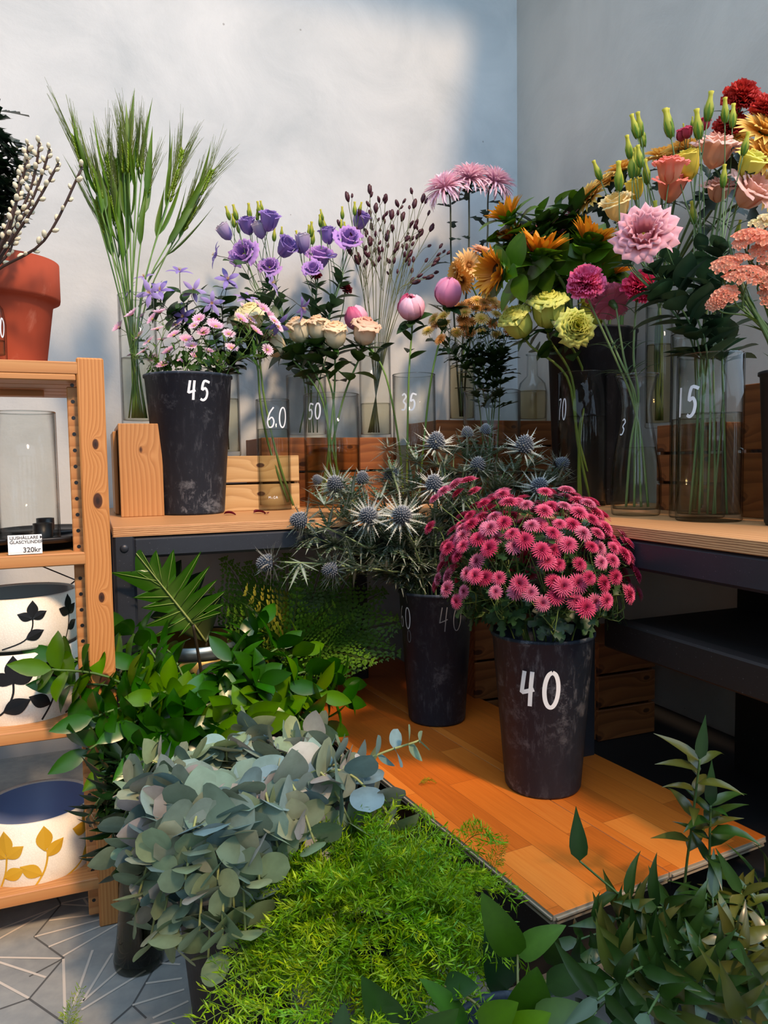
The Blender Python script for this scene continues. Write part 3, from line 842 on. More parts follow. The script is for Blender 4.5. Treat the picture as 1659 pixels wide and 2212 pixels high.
# pegged rail of the rear post and its row of peg holes
mp = lbox('peg_rail', (-.032, .03, PH / 2 - .02), (.02, .03, PH - .06), M['shelfpine'], SU, .002)
mb = MB(); 
for k in range(34):
    z = -PH / 2 + .06 + k * .030
    mb.lathe([(.0001, .0), (.0036, .0)], (0, 0, 0), 8)
    for i in range(-16, 0): mb.v[i] = V((mb.v[i].x, -.0156, mb.v[i].y + z))
lpart('peg_hole', mb, M['ink'], mp)
SL = 1.1
for z_px, x_px in ((785, 170), (1190, 188), (1552, 176), (1882, 226)):
    z = D(x_px, z_px, P0.y - .0).z
    ln = (D(x_px, z_px, P0.y) - P0); xr = ln.dot(UU)
    lbox('shelf', (xr - SL / 2, .185, z - .0115), (SL, .40, .023), M['shelfpine'], SU, .002)
    lbox('shelf_batten', (xr - SL / 2 - .02, -.006 + .20, z - .035), (SL - .1, .03, .022), M['shelfpine'], SU, .002)
    if z > 1:
        for k in range(5): lbox('under_slat', (xr - SL / 2 - .006, .02 + .075 * k, z - .0285), (SL, .07, .012), M['shelfpine'], SU, .002)
mb = MB()
a = V((-.03, .285, .78)); b2 = V((-.9, .285, .15)); mb.tube([V((-.03, .285, .62)), V((-.75, .285, 1.0))], .0016, 6); mb.tube([V((-.03, .285, .64)), V((-.75, .285, .1))], .0016, 6)
lpart('cross_brace', mb, M['black'], SU)
ZS = [D(x, y, P0.y).z for y, x in ((785, 170), (1190, 188), (1552, 176), (1882, 226))]

# ---------------------------------------------------------------- strokes painted on curved surfaces
STROKE = {
 '4': [[(.22, 1), (.12, .42), (.16, .38), (.80, .50)], [(.66, 1), (.62, .5), (.62, 0)]],
 '0': [[(.5 + .38 * sin(a / 12 * 2 * PI), .5 + .5 * cos(a / 12 * 2 * PI)) for a in range(13)]],
 '5': [[(1.0, .92), (.4, .98), (.22, .55), (.55, .62), (.78, .42), (.7, .14), (.4, .0), (.1, .06)]],
 '6': [[(.7, 1), (.3, .7), (.12, .3), (.3, .02), (.65, .05), (.78, .3), (.55, .5), (.2, .36)]],
 '3': [[(.15, .9), (.5, 1), (.75, .8), (.4, .55), (.75, .35), (.6, .05), (.1, .05)]],
 '7': [[(.1, .95), (.8, .98), (.45, .5), (.35, 0)]], '1': [[(.5, 1), (.5, 0)]],
 'M': [[(0, 0), (.1, 1), (.5, .4), (.9, 1), (1, 0)]], 'i': [[(.5, 0), (.5, .6)]], 'C': [[(.9, .85), (.5, 1), (.12, .5), (.5, 0), (.9, .15)]], 'A': [[(0, 0), (.5, 1), (1, 0)], [(.2, .4), (.8, .4)]]}
def smooth_line(pts, n=4):
    if len(pts) < 3: return [V((*p, 0)) for p in pts]
    out = []; P = [V((*p, 0)) for p in pts]
    for i in range(len(P) - 1):
        a = P[max(i - 1, 0)]; b = P[i]; c = P[i + 1]; d = P[min(i + 2, len(P) - 1)]
        for k in range(n):
            s = k / n
            out.append(.5 * ((2 * b) + (c - a) * s + (2 * a - 5 * b + 4 * c - d) * s * s + (3 * b - a - 3 * c + d) * s ** 3))
    out.append(P[-1]); return out
def on_round(c, rf, ang, x, z, lift=.0008):
    r = rf(z) + lift; th = ang + x / r
    return V((c[0] + r * cos(th), c[1] + r * sin(th), c[2] + z))
def paint(txt, c, rf, ang, zc, h, cw, lw, lift=.0009, gap=.25, slant=.06):
    """ribbon digits wrapped on a surface of revolution; ang faces the viewer, x grows to the viewer's right"""
    mb = MB(); n = len(txt); tot = n * cw + (n - 1) * cw * gap
    for i, ch in enumerate(txt):
        x0 = -tot / 2 + i * cw * (1 + gap)
        for st in STROKE[ch]:
            L = smooth_line(st); vs = []
            for k, p in enumerate(L):
                tdir = (L[min(k + 1, len(L) - 1)] - L[max(k - 1, 0)])
                tx, ty = tdir.x * cw, tdir.y * h; q = math.hypot(tx, ty) or 1
                nx, ny = -ty / q * lw / 2, tx / q * lw / 2
                for sg in (1, -1):
                    vs.append(on_round(c, rf, ang, x0 + p.x * cw + slant * (p.y - .5) * h + nx * sg, zc + (p.y - .5) * h + ny * sg, lift))
            mb.add(vs, [(2 * k, 2 * k + 1, 2 * k + 3, 2 * k + 2) for k in range(len(L) - 1)])
    return mb
def face_ang(c, off=0.0): return math.atan2(CAM.y - c[1], CAM.x - c[0]) + off
def px_ang(c, px, r):
    """angle on a round thing at c where it shows at photo column px"""
    d = ray(px, 1000); ux = d.x / d.y
    best = None
    for k in range(-80, 81):
        a = face_ang(c) + math.radians(k); p = V((c[0] + r * cos(a), c[1] + r * sin(a), 0)); e = abs(p.x / p.y - ux)
        if best is None or e < best[0]: best = (e, a)
    return best[1]

# ---------------------------------------------------------------- buckets
def bucket(c, rt, rb, h, m, label, txt=None, cat='bucket', group=None, name='flower_bucket'):
    t = thing(name, c, label, cat, group); lip = .006
    mb = MB()
    mb.lathe([(.0005, .004), (rb * .95, .004), (rb * .97, .006), (rt - .004, h - .004), (rt + .001, h), (rt + lip * .6, h - .001), (rt + lip * .6, h - .007), (rt, h - .009), (rb + (rt - rb) * .02, .006), (rb - .003, 0), (.0005, 0)], (0, 0, 0), 56)
    me = mb.mesh('bucket_body', [m]); o = bpy.data.objects.new('bucket_body', me); COL.objects.link(o); o.parent = t
    rf = lambda z: rb + (rt - rb) * max(0, min(1, (z - .006) / (h - .015)))
    mb = MB(); zz = h * .42; rr = rf(zz) * .97; mb.lathe([(.0005, zz), (rr, zz)], (0, 0, 0), 32)
    w = bpy.data.objects.new('water', mb.mesh('water', [M['waterdark']])); COL.objects.link(w); w.parent = t
    for (s, px, py, hh, cw, lw, mm, nm) in (txt or []):
        z = D(px, py, (V(c) + (CAM - V(c)).normalized() * rt).y).z - c[2]
        pm = paint(s, c, rf, px_ang(c, px, rf(z)), z, hh, cw, lw)
        q = pm.build(nm, mm, None, False); mwo = V(c)
        for v in q.data.vertices: v.co = v.co - mwo
        q.parent = t; q['label'] = ('faded grey ' if mm is M['chalkfaint'] else 'white ') + 'handwritten number ' + s
    return t, rf
def at_depth_r(px, py_rim, depth): return D(px, py_rim, depth)

b45 = onz(416, 1109, TZ); s45 = b45.y / FPX
B45, rf45 = bucket(b45, 90 * s45, 68 * s45, D(405, 812, b45.y).z - TZ, M['bucket'][0], 'black bucket marked 45 on the left workbench', [('45', 434, 842, 39 * s45, 20 * s45, 5.0 * s45, M['chalk'], 'price_mark')])
b60 = onz(944, 1550, BZ); b60 = V((b60.x, b60.y, BZ)); s60 = b60.y / FPX
B60, rf60 = bucket(b60, 80 * s60, 62 * s60, D(932, 1271, b60.y).z - BZ, M['bucket'][1], 'black bucket marked 60 on the low board', [
    ('60', 870, 1342, 46 * s60, 20 * s60, 2.6 * s60, M['chalk'], 'price_mark'), ('40', 972, 1338, 52 * s60, 24 * s60, 2.2 * s60, M['chalkfaint'], 'old_price_mark'), ('0', 880, 1382, 26 * s60, 14 * s60, 2.4 * s60, M['chalkfaint'], 'old_price_mark')])
b40 = onz(1172, 1693, BZ); s40 = b40.y / FPX
B40, rf40 = bucket(b40, 109 * s40, 82 * s40, D(1168, 1360, b40.y).z - BZ, M['bucket'][2], 'black bucket marked 40 standing nearest on the low board', [('40', 1166, 1490, 80 * s40 * .94, 40 * s40 * .94, 9 * s40, M['chalk'], 'price_mark')])
# large dark bucket behind vase 70 and the one at the right edge
bbk = rpt(.0, .0, 0); P = WR(1277, 1060, .16); bbk = V((P.x, P.y, TZ)); sB = bbk.y / FPX
BBK, _ = bucket(bbk, 92 * sB, 78 * sB, D(1277, 718, bbk.y).z - TZ, M['bucket_d'], 'tall black bucket behind the vase of green roses', None)
brt = onz(1715, 1135, TZ); sR = brt.y / FPX
BRT, _ = bucket(brt, 72 * sR, 58 * sR, D(1700, 800, brt.y).z - TZ, M['bucket_d'], 'dark bucket of coral statice at the end of the right bench', None)
# floor buckets
beu = D(515, 1840, 1.10); zeu = beu.z; beu = V((beu.x, beu.y, 0))
BEU, _ = bucket(beu, .098, .072, .30, M['bucket_d'], 'charcoal bucket on the floor holding round grey eucalyptus', None)
bas = V((-.03, .99, 0)); BAS, _ = bucket(bas, .085, .066, .20, M['bucket'][3], 'black floor bucket buried under feathery asparagus fern', None)
bsa = V((.145, .80, 0)); BSA, _ = bucket(bsa, .08, .06, .22, M['bucket'][3], 'black floor bucket of broad salal leaves', None)
bda = V((.44, .97, 0)); BDA, _ = bucket(bda, .085, .065, .22, M['bucket'][3], 'black floor bucket of trailing dark ruscus before the board end', None)
brs = V((-.335, 1.46, 0)); BRS, _ = bucket(brs, .10, .078, .31, M['bucket_d'], 'black floor bucket of broad glossy ruscus by the bench leg', None)
bfe = V((-.27, 1.98, 0)); BFE, _ = bucket(bfe, .10, .078, .31, M['bucket_d'], 'black floor bucket of leather fern under the bench', None)
# zinc-banded tin pail with a slot handle
pz = D(428, 1500, 1.80); pz = V((pz.x, pz.y, 0)); hz = D(440, 1375, 1.80).z
t = thing('tin_pail', pz, 'pale gold tin pail with zinc band and slot grip behind the ruscus', 'bucket')
R_ = .118
mb = MB(); mb.lathe([(.0005, .004), (R_ * .86, .004), (R_ - .003, hz - .004), (R_, hz - .05), (R_ * .88, .0), (.0005, 0)], (0, 0, 0), 56)
q = lpart('pail_body', mb, M['tin'], t, True)
mb = MB(); mb.lathe([(R_ - .004, hz), (R_ + .0035, hz), (R_ + .003, hz - .03), (R_ - .001, hz - .03)], (0, 0, 0), 56); lpart('rim_band', mb, M['zinc'], t, True)
mb = MB(); rfz = lambda z: R_ + .001
pm = paint('0', (0, 0, 0), rfz, px_ang(pz, 445, R_), hz - .055, .028, .085, .010, .004, 0, 0); q = lpart('slot_grip', pm, M['zinc'], t, True)
pm2 = MB()
an = px_ang(pz, 445, R_)
for i in range(9):
    for zz in (-.008, .008): pm2.v.append(on_round((0, 0, 0), rfz, an, -.028 + .007 * i, hz - .055 + zz, .002)); pm2.c.append((1, 1, 1))
for i in range(8): pm2.f.append((2 * i, 2 * i + 1, 2 * i + 3, 2 * i + 2)); pm2.m.append(0)
lpart('slot', pm2, M['ink'], t)

# ---------------------------------------------------------------- glass vases
def vase(c, prof, label, wz, txt=None, name='glass_vase', glass='glass', water='water', wall=.003, group=None, bead=True):
    """prof: outer (r,z) list from bottom up; wz: water height"""
    t = thing(name, c, label, 'vase', group)
    def ro(z):
        for (r0, z0), (r1, z1) in zip(prof, prof[1:]):
            if z0 <= z <= z1: return r0 + (r1 - r0) * ((z - z0) / max(1e-6, z1 - z0))
        return prof[-1][0]
    top = prof[-1]
    out = [(.0005, 0), (prof[0][0] - .003, 0)] + [(prof[0][0], .003)] + prof[1:]
    inn = [(max(.0006, r - wall), z) for r, z in reversed(prof[1:])] + [(prof[0][0] - wall, .014), (.0006, .011)]
    mb = MB(); mb.lathe(out + inn, (0, 0, 0), 44)
    lpart('glass_body', mb, M[glass], t, True)
    if bead:
        mb = MB(); r_, z_ = top; k = wall * .62
        mb.lathe([(r_ - wall / 2 + k * cos(a * PI / 3), z_ + k * .8 * sin(a * PI / 3)) for a in range(7)], (0, 0, 0), 44); lpart('rim', mb, M['rim'], t, True)
    if wz:
        zs = [.015 + (wz - .015) * k / 8 for k in range(9)]
        pr = [(.0006, .013)] + [(ro(z) - wall - .0004, z) for z in zs] + [(.0006, wz - .0005)]
        mb = MB(); mb.lathe(pr, (0, 0, 0), 40); lpart('water', mb, M[water], t, True)
    for (s, px, py, hh, cw, lw) in (txt or []):
        z = D(px, py, c[1] - .03).z - c[2]
        pm = paint(s, (0, 0, 0), ro, px_ang(c, px, ro(z)), z, hh, cw, lw); q = lpart('price_mark', pm, M['chalk'], t); q['label'] = 'white handwritten number ' + s if s != 'MiCA' else 'small printed name'
    return t
def cyl(px, pyb, pyt, wpx, base, label, pyw, txt=None, **kw):
    """straight cylinder vase whose base centre is 'base'"""
    s = base.y / FPX; h = D(px, pyt, base.y).z - base.z; r = wpx / 2 * s
    wz = (D(px, pyw, base.y).z - base.z) if pyw else 0
    tx = [(a, x, y, hh * s, cw * s, lw * s) for (a, x, y, hh, cw, lw) in (txt or [])]
    return vase(base, [(r, 0), (r, h * .5), (r, h)], label, wz, tx, **kw)
v60 = onz(594, 1101, TZ)
cyl(594, 1101, 864, 72, v60, 'slim cylinder vase marked 60 with two tall cream rose stems', 927, [('60', 601, 902, 42, 20, 3), ('MiCA', 588, 1074, 5, 4, .9)])
v50 = W(720, 1090, .36); v50 = V((v50.x, v50.y, TZ))
cyl(718, 1090, 853, 120, v50, 'wide cylinder vase marked 50 with five peach roses', 962, [('50', 681, 890, 32, 15, 3.4)], water='waterrose')
v35 = W(897, 1090, .34); v35 = V((v35.x, v35.y, TZ))
cyl(897, 1090, 810, 92, v35, 'cylinder vase marked 35 with pink peonies', 962, [('35', 884, 870, 34, 15, 3.6)], water='waterrose')
vsn = W(1063, 1080, .40); vsn = V((vsn.x, vsn.y, TZ))
cyl(1063, 1080, 846, 122, vsn, 'wide rimmed vase of amber button chrysanthemums', 985, None, wall=.004)
v70 = onz(1257, 1092, TZ)
cyl(1257, 1092, 806, 102, v70, 'cylinder vase marked 70 with green-yellow roses', 900, [('70', 1214, 884, 44, 12, 3)])
vca = onz(1373, 1112, TZ); s = vca.y / FPX
zc = lambda y: D(1373, y, vca.y).z - TZ
vase(vca, [(50 * s, 0), (53 * s, zc(1080)), (52 * s, zc(1020)), (44 * s, zc(970)), (33 * s, zc(915)), (30 * s, zc(880)), (34 * s, zc(845)), (42 * s, zc(820)), (46 * s, zc(810))], 'waisted glass carafe of pink carnations', zc(966), [('3', 1346, 922, 34 * s, 14 * s, 3 * s)])
v15 = onz(1530, 1124, TZ)
cyl(1530, 1124, 768, 135, v15, 'large cylinder vase marked 15 with peach lisianthus', 893, [('15', 1480, 868, 62, 26, 7)], wall=.0035)
# back row
zA = TZ + hA; vba = V((tA.x, tA.y, zA)) - NN * .10 + UU * .02
pb_ = D(290, 912, vba.y)
cyl(290, 912, 640, 78, V((vba.x, vba.y, zA)), 'tall cylinder vase of green barley on the pale crate', 775)
vcl = wpt((W(478, 975, nC - .09) - COR).dot(UU), nC - .09, TZ + hC)
cyl(478, 975, 800, 84, vcl, 'cylinder vase of blue clematis behind the bucket marked 45', 862)
vli = wpt((W(664, 950, .15) - COR).dot(UU), .15, TZ + hD)
cyl(664, 950, 812, 86, vli, 'cylinder vase of purple lisianthus on the brown crate', 0)
vsg = wpt((W(812, 945, .16) - COR).dot(UU), .16, TZ + hD)
cyl(812, 945, 745, 68, vsg, 'narrow cylinder vase of dark burnet seed heads', 872)
vmu = wpt((W(998, 910, .15) - COR).dot(UU), .15, TZ + hE)
cyl(998, 910, 760, 56, vmu, 'slim vase of spider chrysanthemums and gerberas in amber water', 790, water='waterrose')
vbo = wpt((W(1150, 892, .16) - COR).dot(UU), .16, TZ + hE); s = vbo.y / FPX
zc2 = lambda y: D(1150, y, vbo.y).z - vbo.z
vase(vbo, [(30 * s, 0), (31 * s, zc2(845)), (27 * s, zc2(828)), (12 * s, zc2(812)), (11 * s, zc2(770)), (14 * s, zc2(766))], 'round-shouldered glass bottle on the brown crate by the corner', zc2(845), None, 'glass_bottle', water='waterrose')
vgo = WR(1422, 912, .105); vgo = V((vgo.x, vgo.y, TZ)); 
vgo.z = WR(1490, 915, .20).z
cyl(1422, 912, 660, 56, vgo, 'tall slim vase of golden chrysanthemums by the right wall', 745, water='waterrose')
vre = WR(1505, 1060, .30); vre = V((vre.x, vre.y, TZ))
cyl(1505, 1060, 722, 112, vre, 'tall cylinder vase of red carnations behind the lisianthus', 905)
# floor vase
vfl = onz(301, 2078, 0); s = vfl.y / FPX
zf = lambda y: D(301, y, vfl.y).z
vase(vfl, [(54 * s, 0), (55 * s, zf(2060)), (47 * s, zf(2020)), (40 * s, zf(1960)), (38 * s, zf(1880)), (42 * s, zf(1800)), (44 * s, zf(1785))], 'bell-footed grey glass vase on the tiled floor', zf(2000), None, 'floor_vase', 'smoke', 'waterdark')

# ---------------------------------------------------------------- things on the pine shelves
ys = P0.y
def on_shelf(px, zi, back): 
    """point over shelf zi at column px, 'back' metres behind the post plane"""
    d = ray(px, 1000); o = P0 - NN * back
    t_ = (o - CAM).dot(NN) / d.dot(NN); p = CAM + d * t_; return V((p.x, p.y, ZS[zi]))
p = on_shelf(22, 0, .17); s = p.y / FPX; zt = lambda y: D(22, y, p.y).z - p.z
t = thing('terracotta_pot', p, 'large terracotta flower pot on the top pine shelf', 'pot')
rT = 114 * s; zr = zt(566); zl = zt(648)
mb = MB(); mb.lathe([(.0005, .006), (rT * .66, .006), (rT * .93, zr - .01), (rT * .95, zr), (rT, zr), (rT * 1.0, zl + .004), (rT * .99, zl - .001), (rT * .89, zl - .004), (rT * .86, zl - .012), (rT * .70, .004), (rT * .69, 0), (.0005, 0)], (0, 0, 0), 64)
lpart('pot_body', mb, M['terra'], t, True)
mb = MB(); mb.lathe([(.0005, zr * .82), (rT * .86, zr * .82)], (0, 0, 0), 32, rgb(60, 44, 34)); lpart('soil', mb, M['stem'], t)
TP = (p.copy(), rT, zr)
p = on_shelf(-22, 0, .03); s = p.y / FPX; zt = lambda y: D(-10, y, p.y).z - p.z
vase(p, [(44 * s, 0), (45 * s, zt(700)), (40 * s, zt(665)), (22 * s, zt(640)), (18 * s, zt(600)), (21 * s, zt(596))], 'clear bottle marked 10 with pussy willow branches', zt(735), [('10', 12, 702, 40 * s, 14 * s, 3.4 * s)], 'glass_bottle', bead=False)
WBOT = p.copy()
# glass cylinder on black trays
trays = [(on_shelf(92, 1, .27), .10, .0, 'black round tray at the back of the middle shelf'), (on_shelf(86, 1, .115), .10, .0, 'black round tray under the tall glass cylinder'), (on_shelf(-44, 1, .12), .098, .0, 'black round tray at the left edge of the shelf')]
for (p, r, dz, lb) in trays:
    t = thing('candle_tray', p, lb, 'tray')
    mb = MB(); mb.lathe([(.0005, 0), (r * .62, 0), (r * .63, .012), (r * .95, .016), (r, .024), (r * .985, .027), (r * .93, .021), (r * .6, .018), (.0005, .018)], (0, 0, 0), 56); lpart('tray_dish', mb, M['tray'], t, True)
    mb = MB(); mb.lathe([(.018, .018), (.018, .048), (.0155, .048), (.0155, .022), (.0005, .022)], (0, 0, 0), 28); lpart('candle_cup', mb, M['tray'], t, True)
p = trays[1][0]; s = p.y / FPX
pc = V((p.x - .026, p.y, p.z + .0185))
tcy = thing('glass_cylinder', pc, 'tall open glass cylinder standing on the black tray', 'candle holder')
hc = D(62, 891, pc.y).z - pc.z; rc = 62 * s
mb = MB(); mb.lathe([(rc - .003, 0), (rc, .0), (rc, hc), (rc - .003, hc), (rc - .003, 0)], (0, 0, 0), 52); lpart('glass_body', mb, M['glass'], tcy, True)
mb = MB(); mb.lathe([(rc - .0015 + .002 * cos(a * PI / 3), hc + .0015 * sin(a * PI / 3)) for a in range(7)], (0, 0, 0), 52); lpart('rim', mb, M['rim'], tcy, True)
# price card in a clear stand at the shelf edge
p = on_shelf(46, 1, -.006); sc_ = p.y / FPX
t = rthing('price_card', p + V((0, 0, .0015)), 'white price card reading 320kr at the edge of the middle shelf', 'sign', None, AW - .0)
cw_, ch_ = 67 * sc_, 42 * sc_
lbox('card', (0, 0, ch_ / 2), (cw_, .0012, ch_), M['card'], t, 0)
lbox('card_stand', (-cw_ * .1, .008, .003), (cw_ * .7, .018, .002), M['clear'], t, 0)
def ftext(body, size, x, z, parent, align='LEFT', m='cardink', bold=0.0):
    cu = bpy.data.curves.new('lettering', 'FONT'); cu.body = body; cu.size = size; cu.align_x = align; cu.offset = bold
    q = bpy.data.objects.new('lettering_source', cu); COL.objects.link(q); bpy.context.view_layer.update()
    me = bpy.data.meshes.new_from_object(q.evaluated_get(bpy.context.evaluated_depsgraph_get())); bpy.data.objects.remove(q); bpy.data.curves.remove(cu)
    me.materials.clear(); me.materials.append(M[m])
    o = bpy.data.objects.new('lettering', me); COL.objects.link(o); o.parent = parent
    o.rotation_euler = (PI / 2, 0, 0); o.location = (x, -.0009, z); o['label'] = 'printed price ' + body if body[0] == '3' else 'printed words ' + body.replace('\n', ' ')
ftext('LJUSHÅLLARE M.\nGLASCYLINDER', .0078, -cw_ * .45, ch_ * .78, t, 'LEFT', 'cardink', .0001)
ftext('320kr', .0125, cw_ * .46, ch_ * .10, t, 'RIGHT', 'cardink', .00012)

# planters with leaf sprigs
def sprig_motif(rf, ang, zb_, H, mir=1, lean=.0, kind=0):
    mb = MB(); 
    if kind == 0: pts = [(-.20, 0), (-.02, .28), (.04, .55), (.0, .62)]; lv = [(.0, .60, 90, .42), (.02, .50, 40, .36), (-.05, .22, 150, .38), (.06, .42, 150, .0)]
    elif kind == 1: pts = [(-.5, 0), (-.05, .16), (.12, .42), (.14, .66)]; lv = [(.14, .64, 88, .40), (.14, .62, 25, .34), (.14, .62, 155, .34), (-.02, .19, 22, .42)]
    else: pts = [(-.1, .0), (.02, .3), (.06, .62)]; lv = [(.06, .6, 95, .4), (.05, .55, 35, .34), (.05, .55, 150, .34), (.0, .22, 25, .36)]
    L = smooth_line(pts, 5); lw = H * .03; vs = []
    for k, p in enumerate(L):
        td = (L[min(k + 1, len(L) - 1)] - L[max(k - 1, 0)]); q = td.length or 1
        for sg in (1, -1): vs.append(on_round((0, 0, 0), rf, ang, (p.x - td.y / q * sg * .5 * .03) * H * mir, zb_ + (p.y + td.x / q * sg * .5 * .03) * H, .0007))
    mb.add(vs, [(2 * k, 2 * k + 1, 2 * k + 3, 2 * k + 2) for k in range(len(L) - 1)])
    for (x, y, an, ln) in lv:
        if ln <= 0: continue
        a = math.radians(an); vs = []; n = 9
        for k in range(n + 1):
            s_ = k / n; w = .30 * ln * (sin(PI * s_ ** .9) ** 1.1 if 0 < s_ < 1 else 0)
            for t_ in (-1, 0, 1):
                xx = x + cos(a) * ln * s_ - sin(a) * w * t_; yy = y + sin(a) * ln * s_ + cos(a) * w * t_
                vs.append(on_round((0, 0, 0), rf, ang, xx * H * mir, zb_ + yy * H, .0009 + (.0006 if t_ == 0 else 0)))
        mb.add(vs, [f for k in range(n) for f in ((k * 3, k * 3 + 1, k * 3 + 4, k * 3 + 3), (k * 3 + 1, k * 3 + 2, k * 3 + 5, k * 3 + 4))])
    return mb
def planter(p, rT, hgt, foot, label, paintm, inner, n, seed, rimz=0, group=None):
    t = thing('planter', p, label, 'planter', group)
    mb = MB(); r2 = rT * .76
    prof = [(.0005, .008), (rT - .012, hgt * .3), (rT - .008, hgt - .004), (rT - .004, hgt), (rT, hgt - .003), (rT, foot + .004), (rT - .002, foot), (r2 + .002, .003), (r2, 0), (.0005, 0)]
    mb.lathe(prof, (0, 0, 0), 72, mats=[1, 1, 0, 0, 0, 0, 2, 2, 2])
    lpart('planter_body', mb, [M['ceramic'], M[inner], M['ceramic_foot']], t, True)
    rf = lambda z: rT; r_ = random.Random(seed); a0_ = face_ang(p)
    H = (hgt - foot) * .92
    for k in range(n):
        m = sprig_motif(rf, a0_ + 2 * PI * (k + .12 + .5 * (seed % 2)) / n, foot + .05 * H, H * (1.0 if k % 2 else .95), 1, 0, (k + seed) % 3)
        q = lpart('leaf_motif', m, M[paintm], t)
    return t
p = on_shelf(26, 2, .135); s = p.y / FPX; z1_ = D(26, 1392, p.y).z - p.z; z2_ = D(26, 1268, p.y).z - p.z
planter(p, 121 * s, z1_ + .004, D(26, 1532, p.y).z - p.z, 'lower white planter with black leaf sprigs in a stack of two', 'ink', 'ceramic_in', 8, 3)
p2_ = p + V((0, 0, z1_ - .032 + .010)) 
p2_ = V((p.x, p.y, p.z + z1_ + .005 - .0))
hh = D(26, 1276, p.y).z - p2_.z
planter(p2_, 119 * s, hh, .006, 'upper white planter with black leaf sprigs on top of the stack', 'ink', 'ceramic_in', 8, 4)
p = on_shelf(46, 3, .11); s = p.y / FPX
planter(p, 117 * s, D(46, 1728, p.y).z - p.z, D(46, 1868, p.y).z - p.z, 'white planter with mustard leaf sprigs and blue inside', 'gold', 'ceramic_blue', 9, 6)
# ---------------------------------------------------------------- plant helpers
_cache = {}
def BMh(key, fn, mats):
    if key not in _cache: _cache[key] = fn().mesh(key, [M[m] for m in (mats if isinstance(mats, list) else [mats])])
    return _cache[key]
def curve(pts, n=5):
    if len(pts) < 3: return [pts[0].lerp(pts[-1], k / n) for k in range(n + 1)]
    out = []; P = pts
    for i in range(len(P) - 1):
        a = P[max(i - 1, 0)]; b = P[i]; c = P[i + 1]; d = P[min(i + 2, len(P) - 1)]
        for k in range(n):
            s = k / n
            out.append(.5 * ((2 * b) + (c - a) * s + (2 * a - 5 * b + 4 * c - d) * s * s + (3 * b - a - 3 * c + d) * s ** 3))
    out.append(P[-1]); return out
def at(path, s):
    x = s * (len(path) - 1); i = min(int(x), len(path) - 2); t = x - i
    return path[i].lerp(path[i + 1], t), (path[i + 1] - path[i]).normalized()
def tocam(p): return (CAM - p).normalized()
def rv(k=1.0): return V((rnd.uniform(-k, k), rnd.uniform(-k, k), rnd.uniform(-k, k)))
def head(parent, name, me, p, ax, sc, spin=None, label=None):
    Mx = Matrix.Translation(p) @ axm(ax, rnd.random() * 6.28 if spin is None else spin) @ Matrix.Scale(sc, 4)
    o = link(name, me, parent, Mx)
    if label: o['label'] = label
    return o
def child_of(o, name, me):
    c = bpy.data.objects.new(name, me); COL.objects.link(c); c.parent = o; return c
Z = V((0, 0, 1))
def add_leaves(mb, path, s0, s1, n, L, Wd, col, shape='e', fold=.25, bend=.5, el=.35, tipc=None, jitter=.25, pairs=False, ang0=None, cam=.0):
    a = rnd.random() * 6.28 if ang0 is None else ang0
    for k in range(n):
        s = s0 + (s1 - s0) * (k + .5) / n
        p, td = at(path, s)
        e1 = td.orthogonal().normalized(); e2 = td.cross(e1)
        for q in range(2 if pairs else 1):
            th = a + q * PI + rnd.uniform(-jitter, jitter)
            d = (e1 * cos(th) + e2 * sin(th) + td * (el + rnd.uniform(-.15, .2)) + V((0, 0, .1))).normalized()
            up = (td + Z * .4 + tocam(p) * cam).normalized()
            l = L * rnd.uniform(.75, 1.15)
            leaf(mb, p, d, up, l, Wd * l / L * rnd.uniform(.85, 1.15), jit(col, .22), fold, bend * rnd.uniform(.3, 1.4), shape, 6, tipc)
        a += GOLD if not pairs else PI / 2
def plant(name, label, cat, group, path, r, col, base=None):
    t = thing(name, path[0], label, cat, group)
    mb = MB(); n = len(path); rr = [r * (1.15 - .35 * i / (n - 1)) for i in range(n)]
    mb.tube(path, rr, 6, col); mb.build('stem', M['stem'], t)
    return t
def single(name, label, cat, group, base, via, hp, ax, r, scol, bloom, sc, parts=(), fol=None, calyx=None, blabel=None):
    hp = V(hp); ax = V(ax).normalized()
    pts = [V(base)] + [V(v) for v in via] + [hp - ax * min(sc * .5, .035), hp]
    path = curve(pts, 5)
    t = plant(name, label, cat, group, path, r, scol)
    o = head(t, 'bloom', bloom, hp, ax, sc, None, blabel)
    if calyx is not None: child_of(o, 'calyx', calyx)
    if fol:
        mb = MB(); fol(mb, path); mb.build('leaves', M[getattr(fol, 'm', 'leaf')], t)
    return t, path
def spray(name, label, cat, group, base, via, node, heads, r, scol, fol=None, lm='leaf', mid=.35, extra=None):
    """heads: (partname, mesh, pos, axis, scale)"""
    path = curve([V(base)] + [V(v) for v in via] + [V(node)], 6)
    t = thing(name, path[0], label, cat, group)
    mb = MB(); n = len(path); mb.tube(path, [r * (1.1 - .35 * i / (n - 1)) for i in range(n)], 6, scol)
    br = []
    for (nm, me, p, ax, sc) in heads:
        s = rnd.uniform(1 - mid, 1.0); q, td = at(path, s); ax = V(ax).normalized()
        L = (p - q).length
        bp = curve([q, q + td * L * .35, p - ax * min(L * .35, sc * 2), p], 4); br.append(bp)
        mb.tube(bp, [r * .62] * 3 + [r * .5] * (len(bp) - 3), 5, scol)
    mb.build('stem', M['stem'], t)
    for (nm, me, p, ax, sc) in heads: head(t, nm, me, p, ax, sc)
    if fol:
        mb = MB(); fol(mb, path, br); mb.build('leaves', M[lm], t)
    return t
def inpot(c, r): 
    a = rnd.random() * 6.28; q = r * math.sqrt(rnd.random()); return V((c[0] + q * cos(a), c[1] + q * sin(a), c[2] + .015))
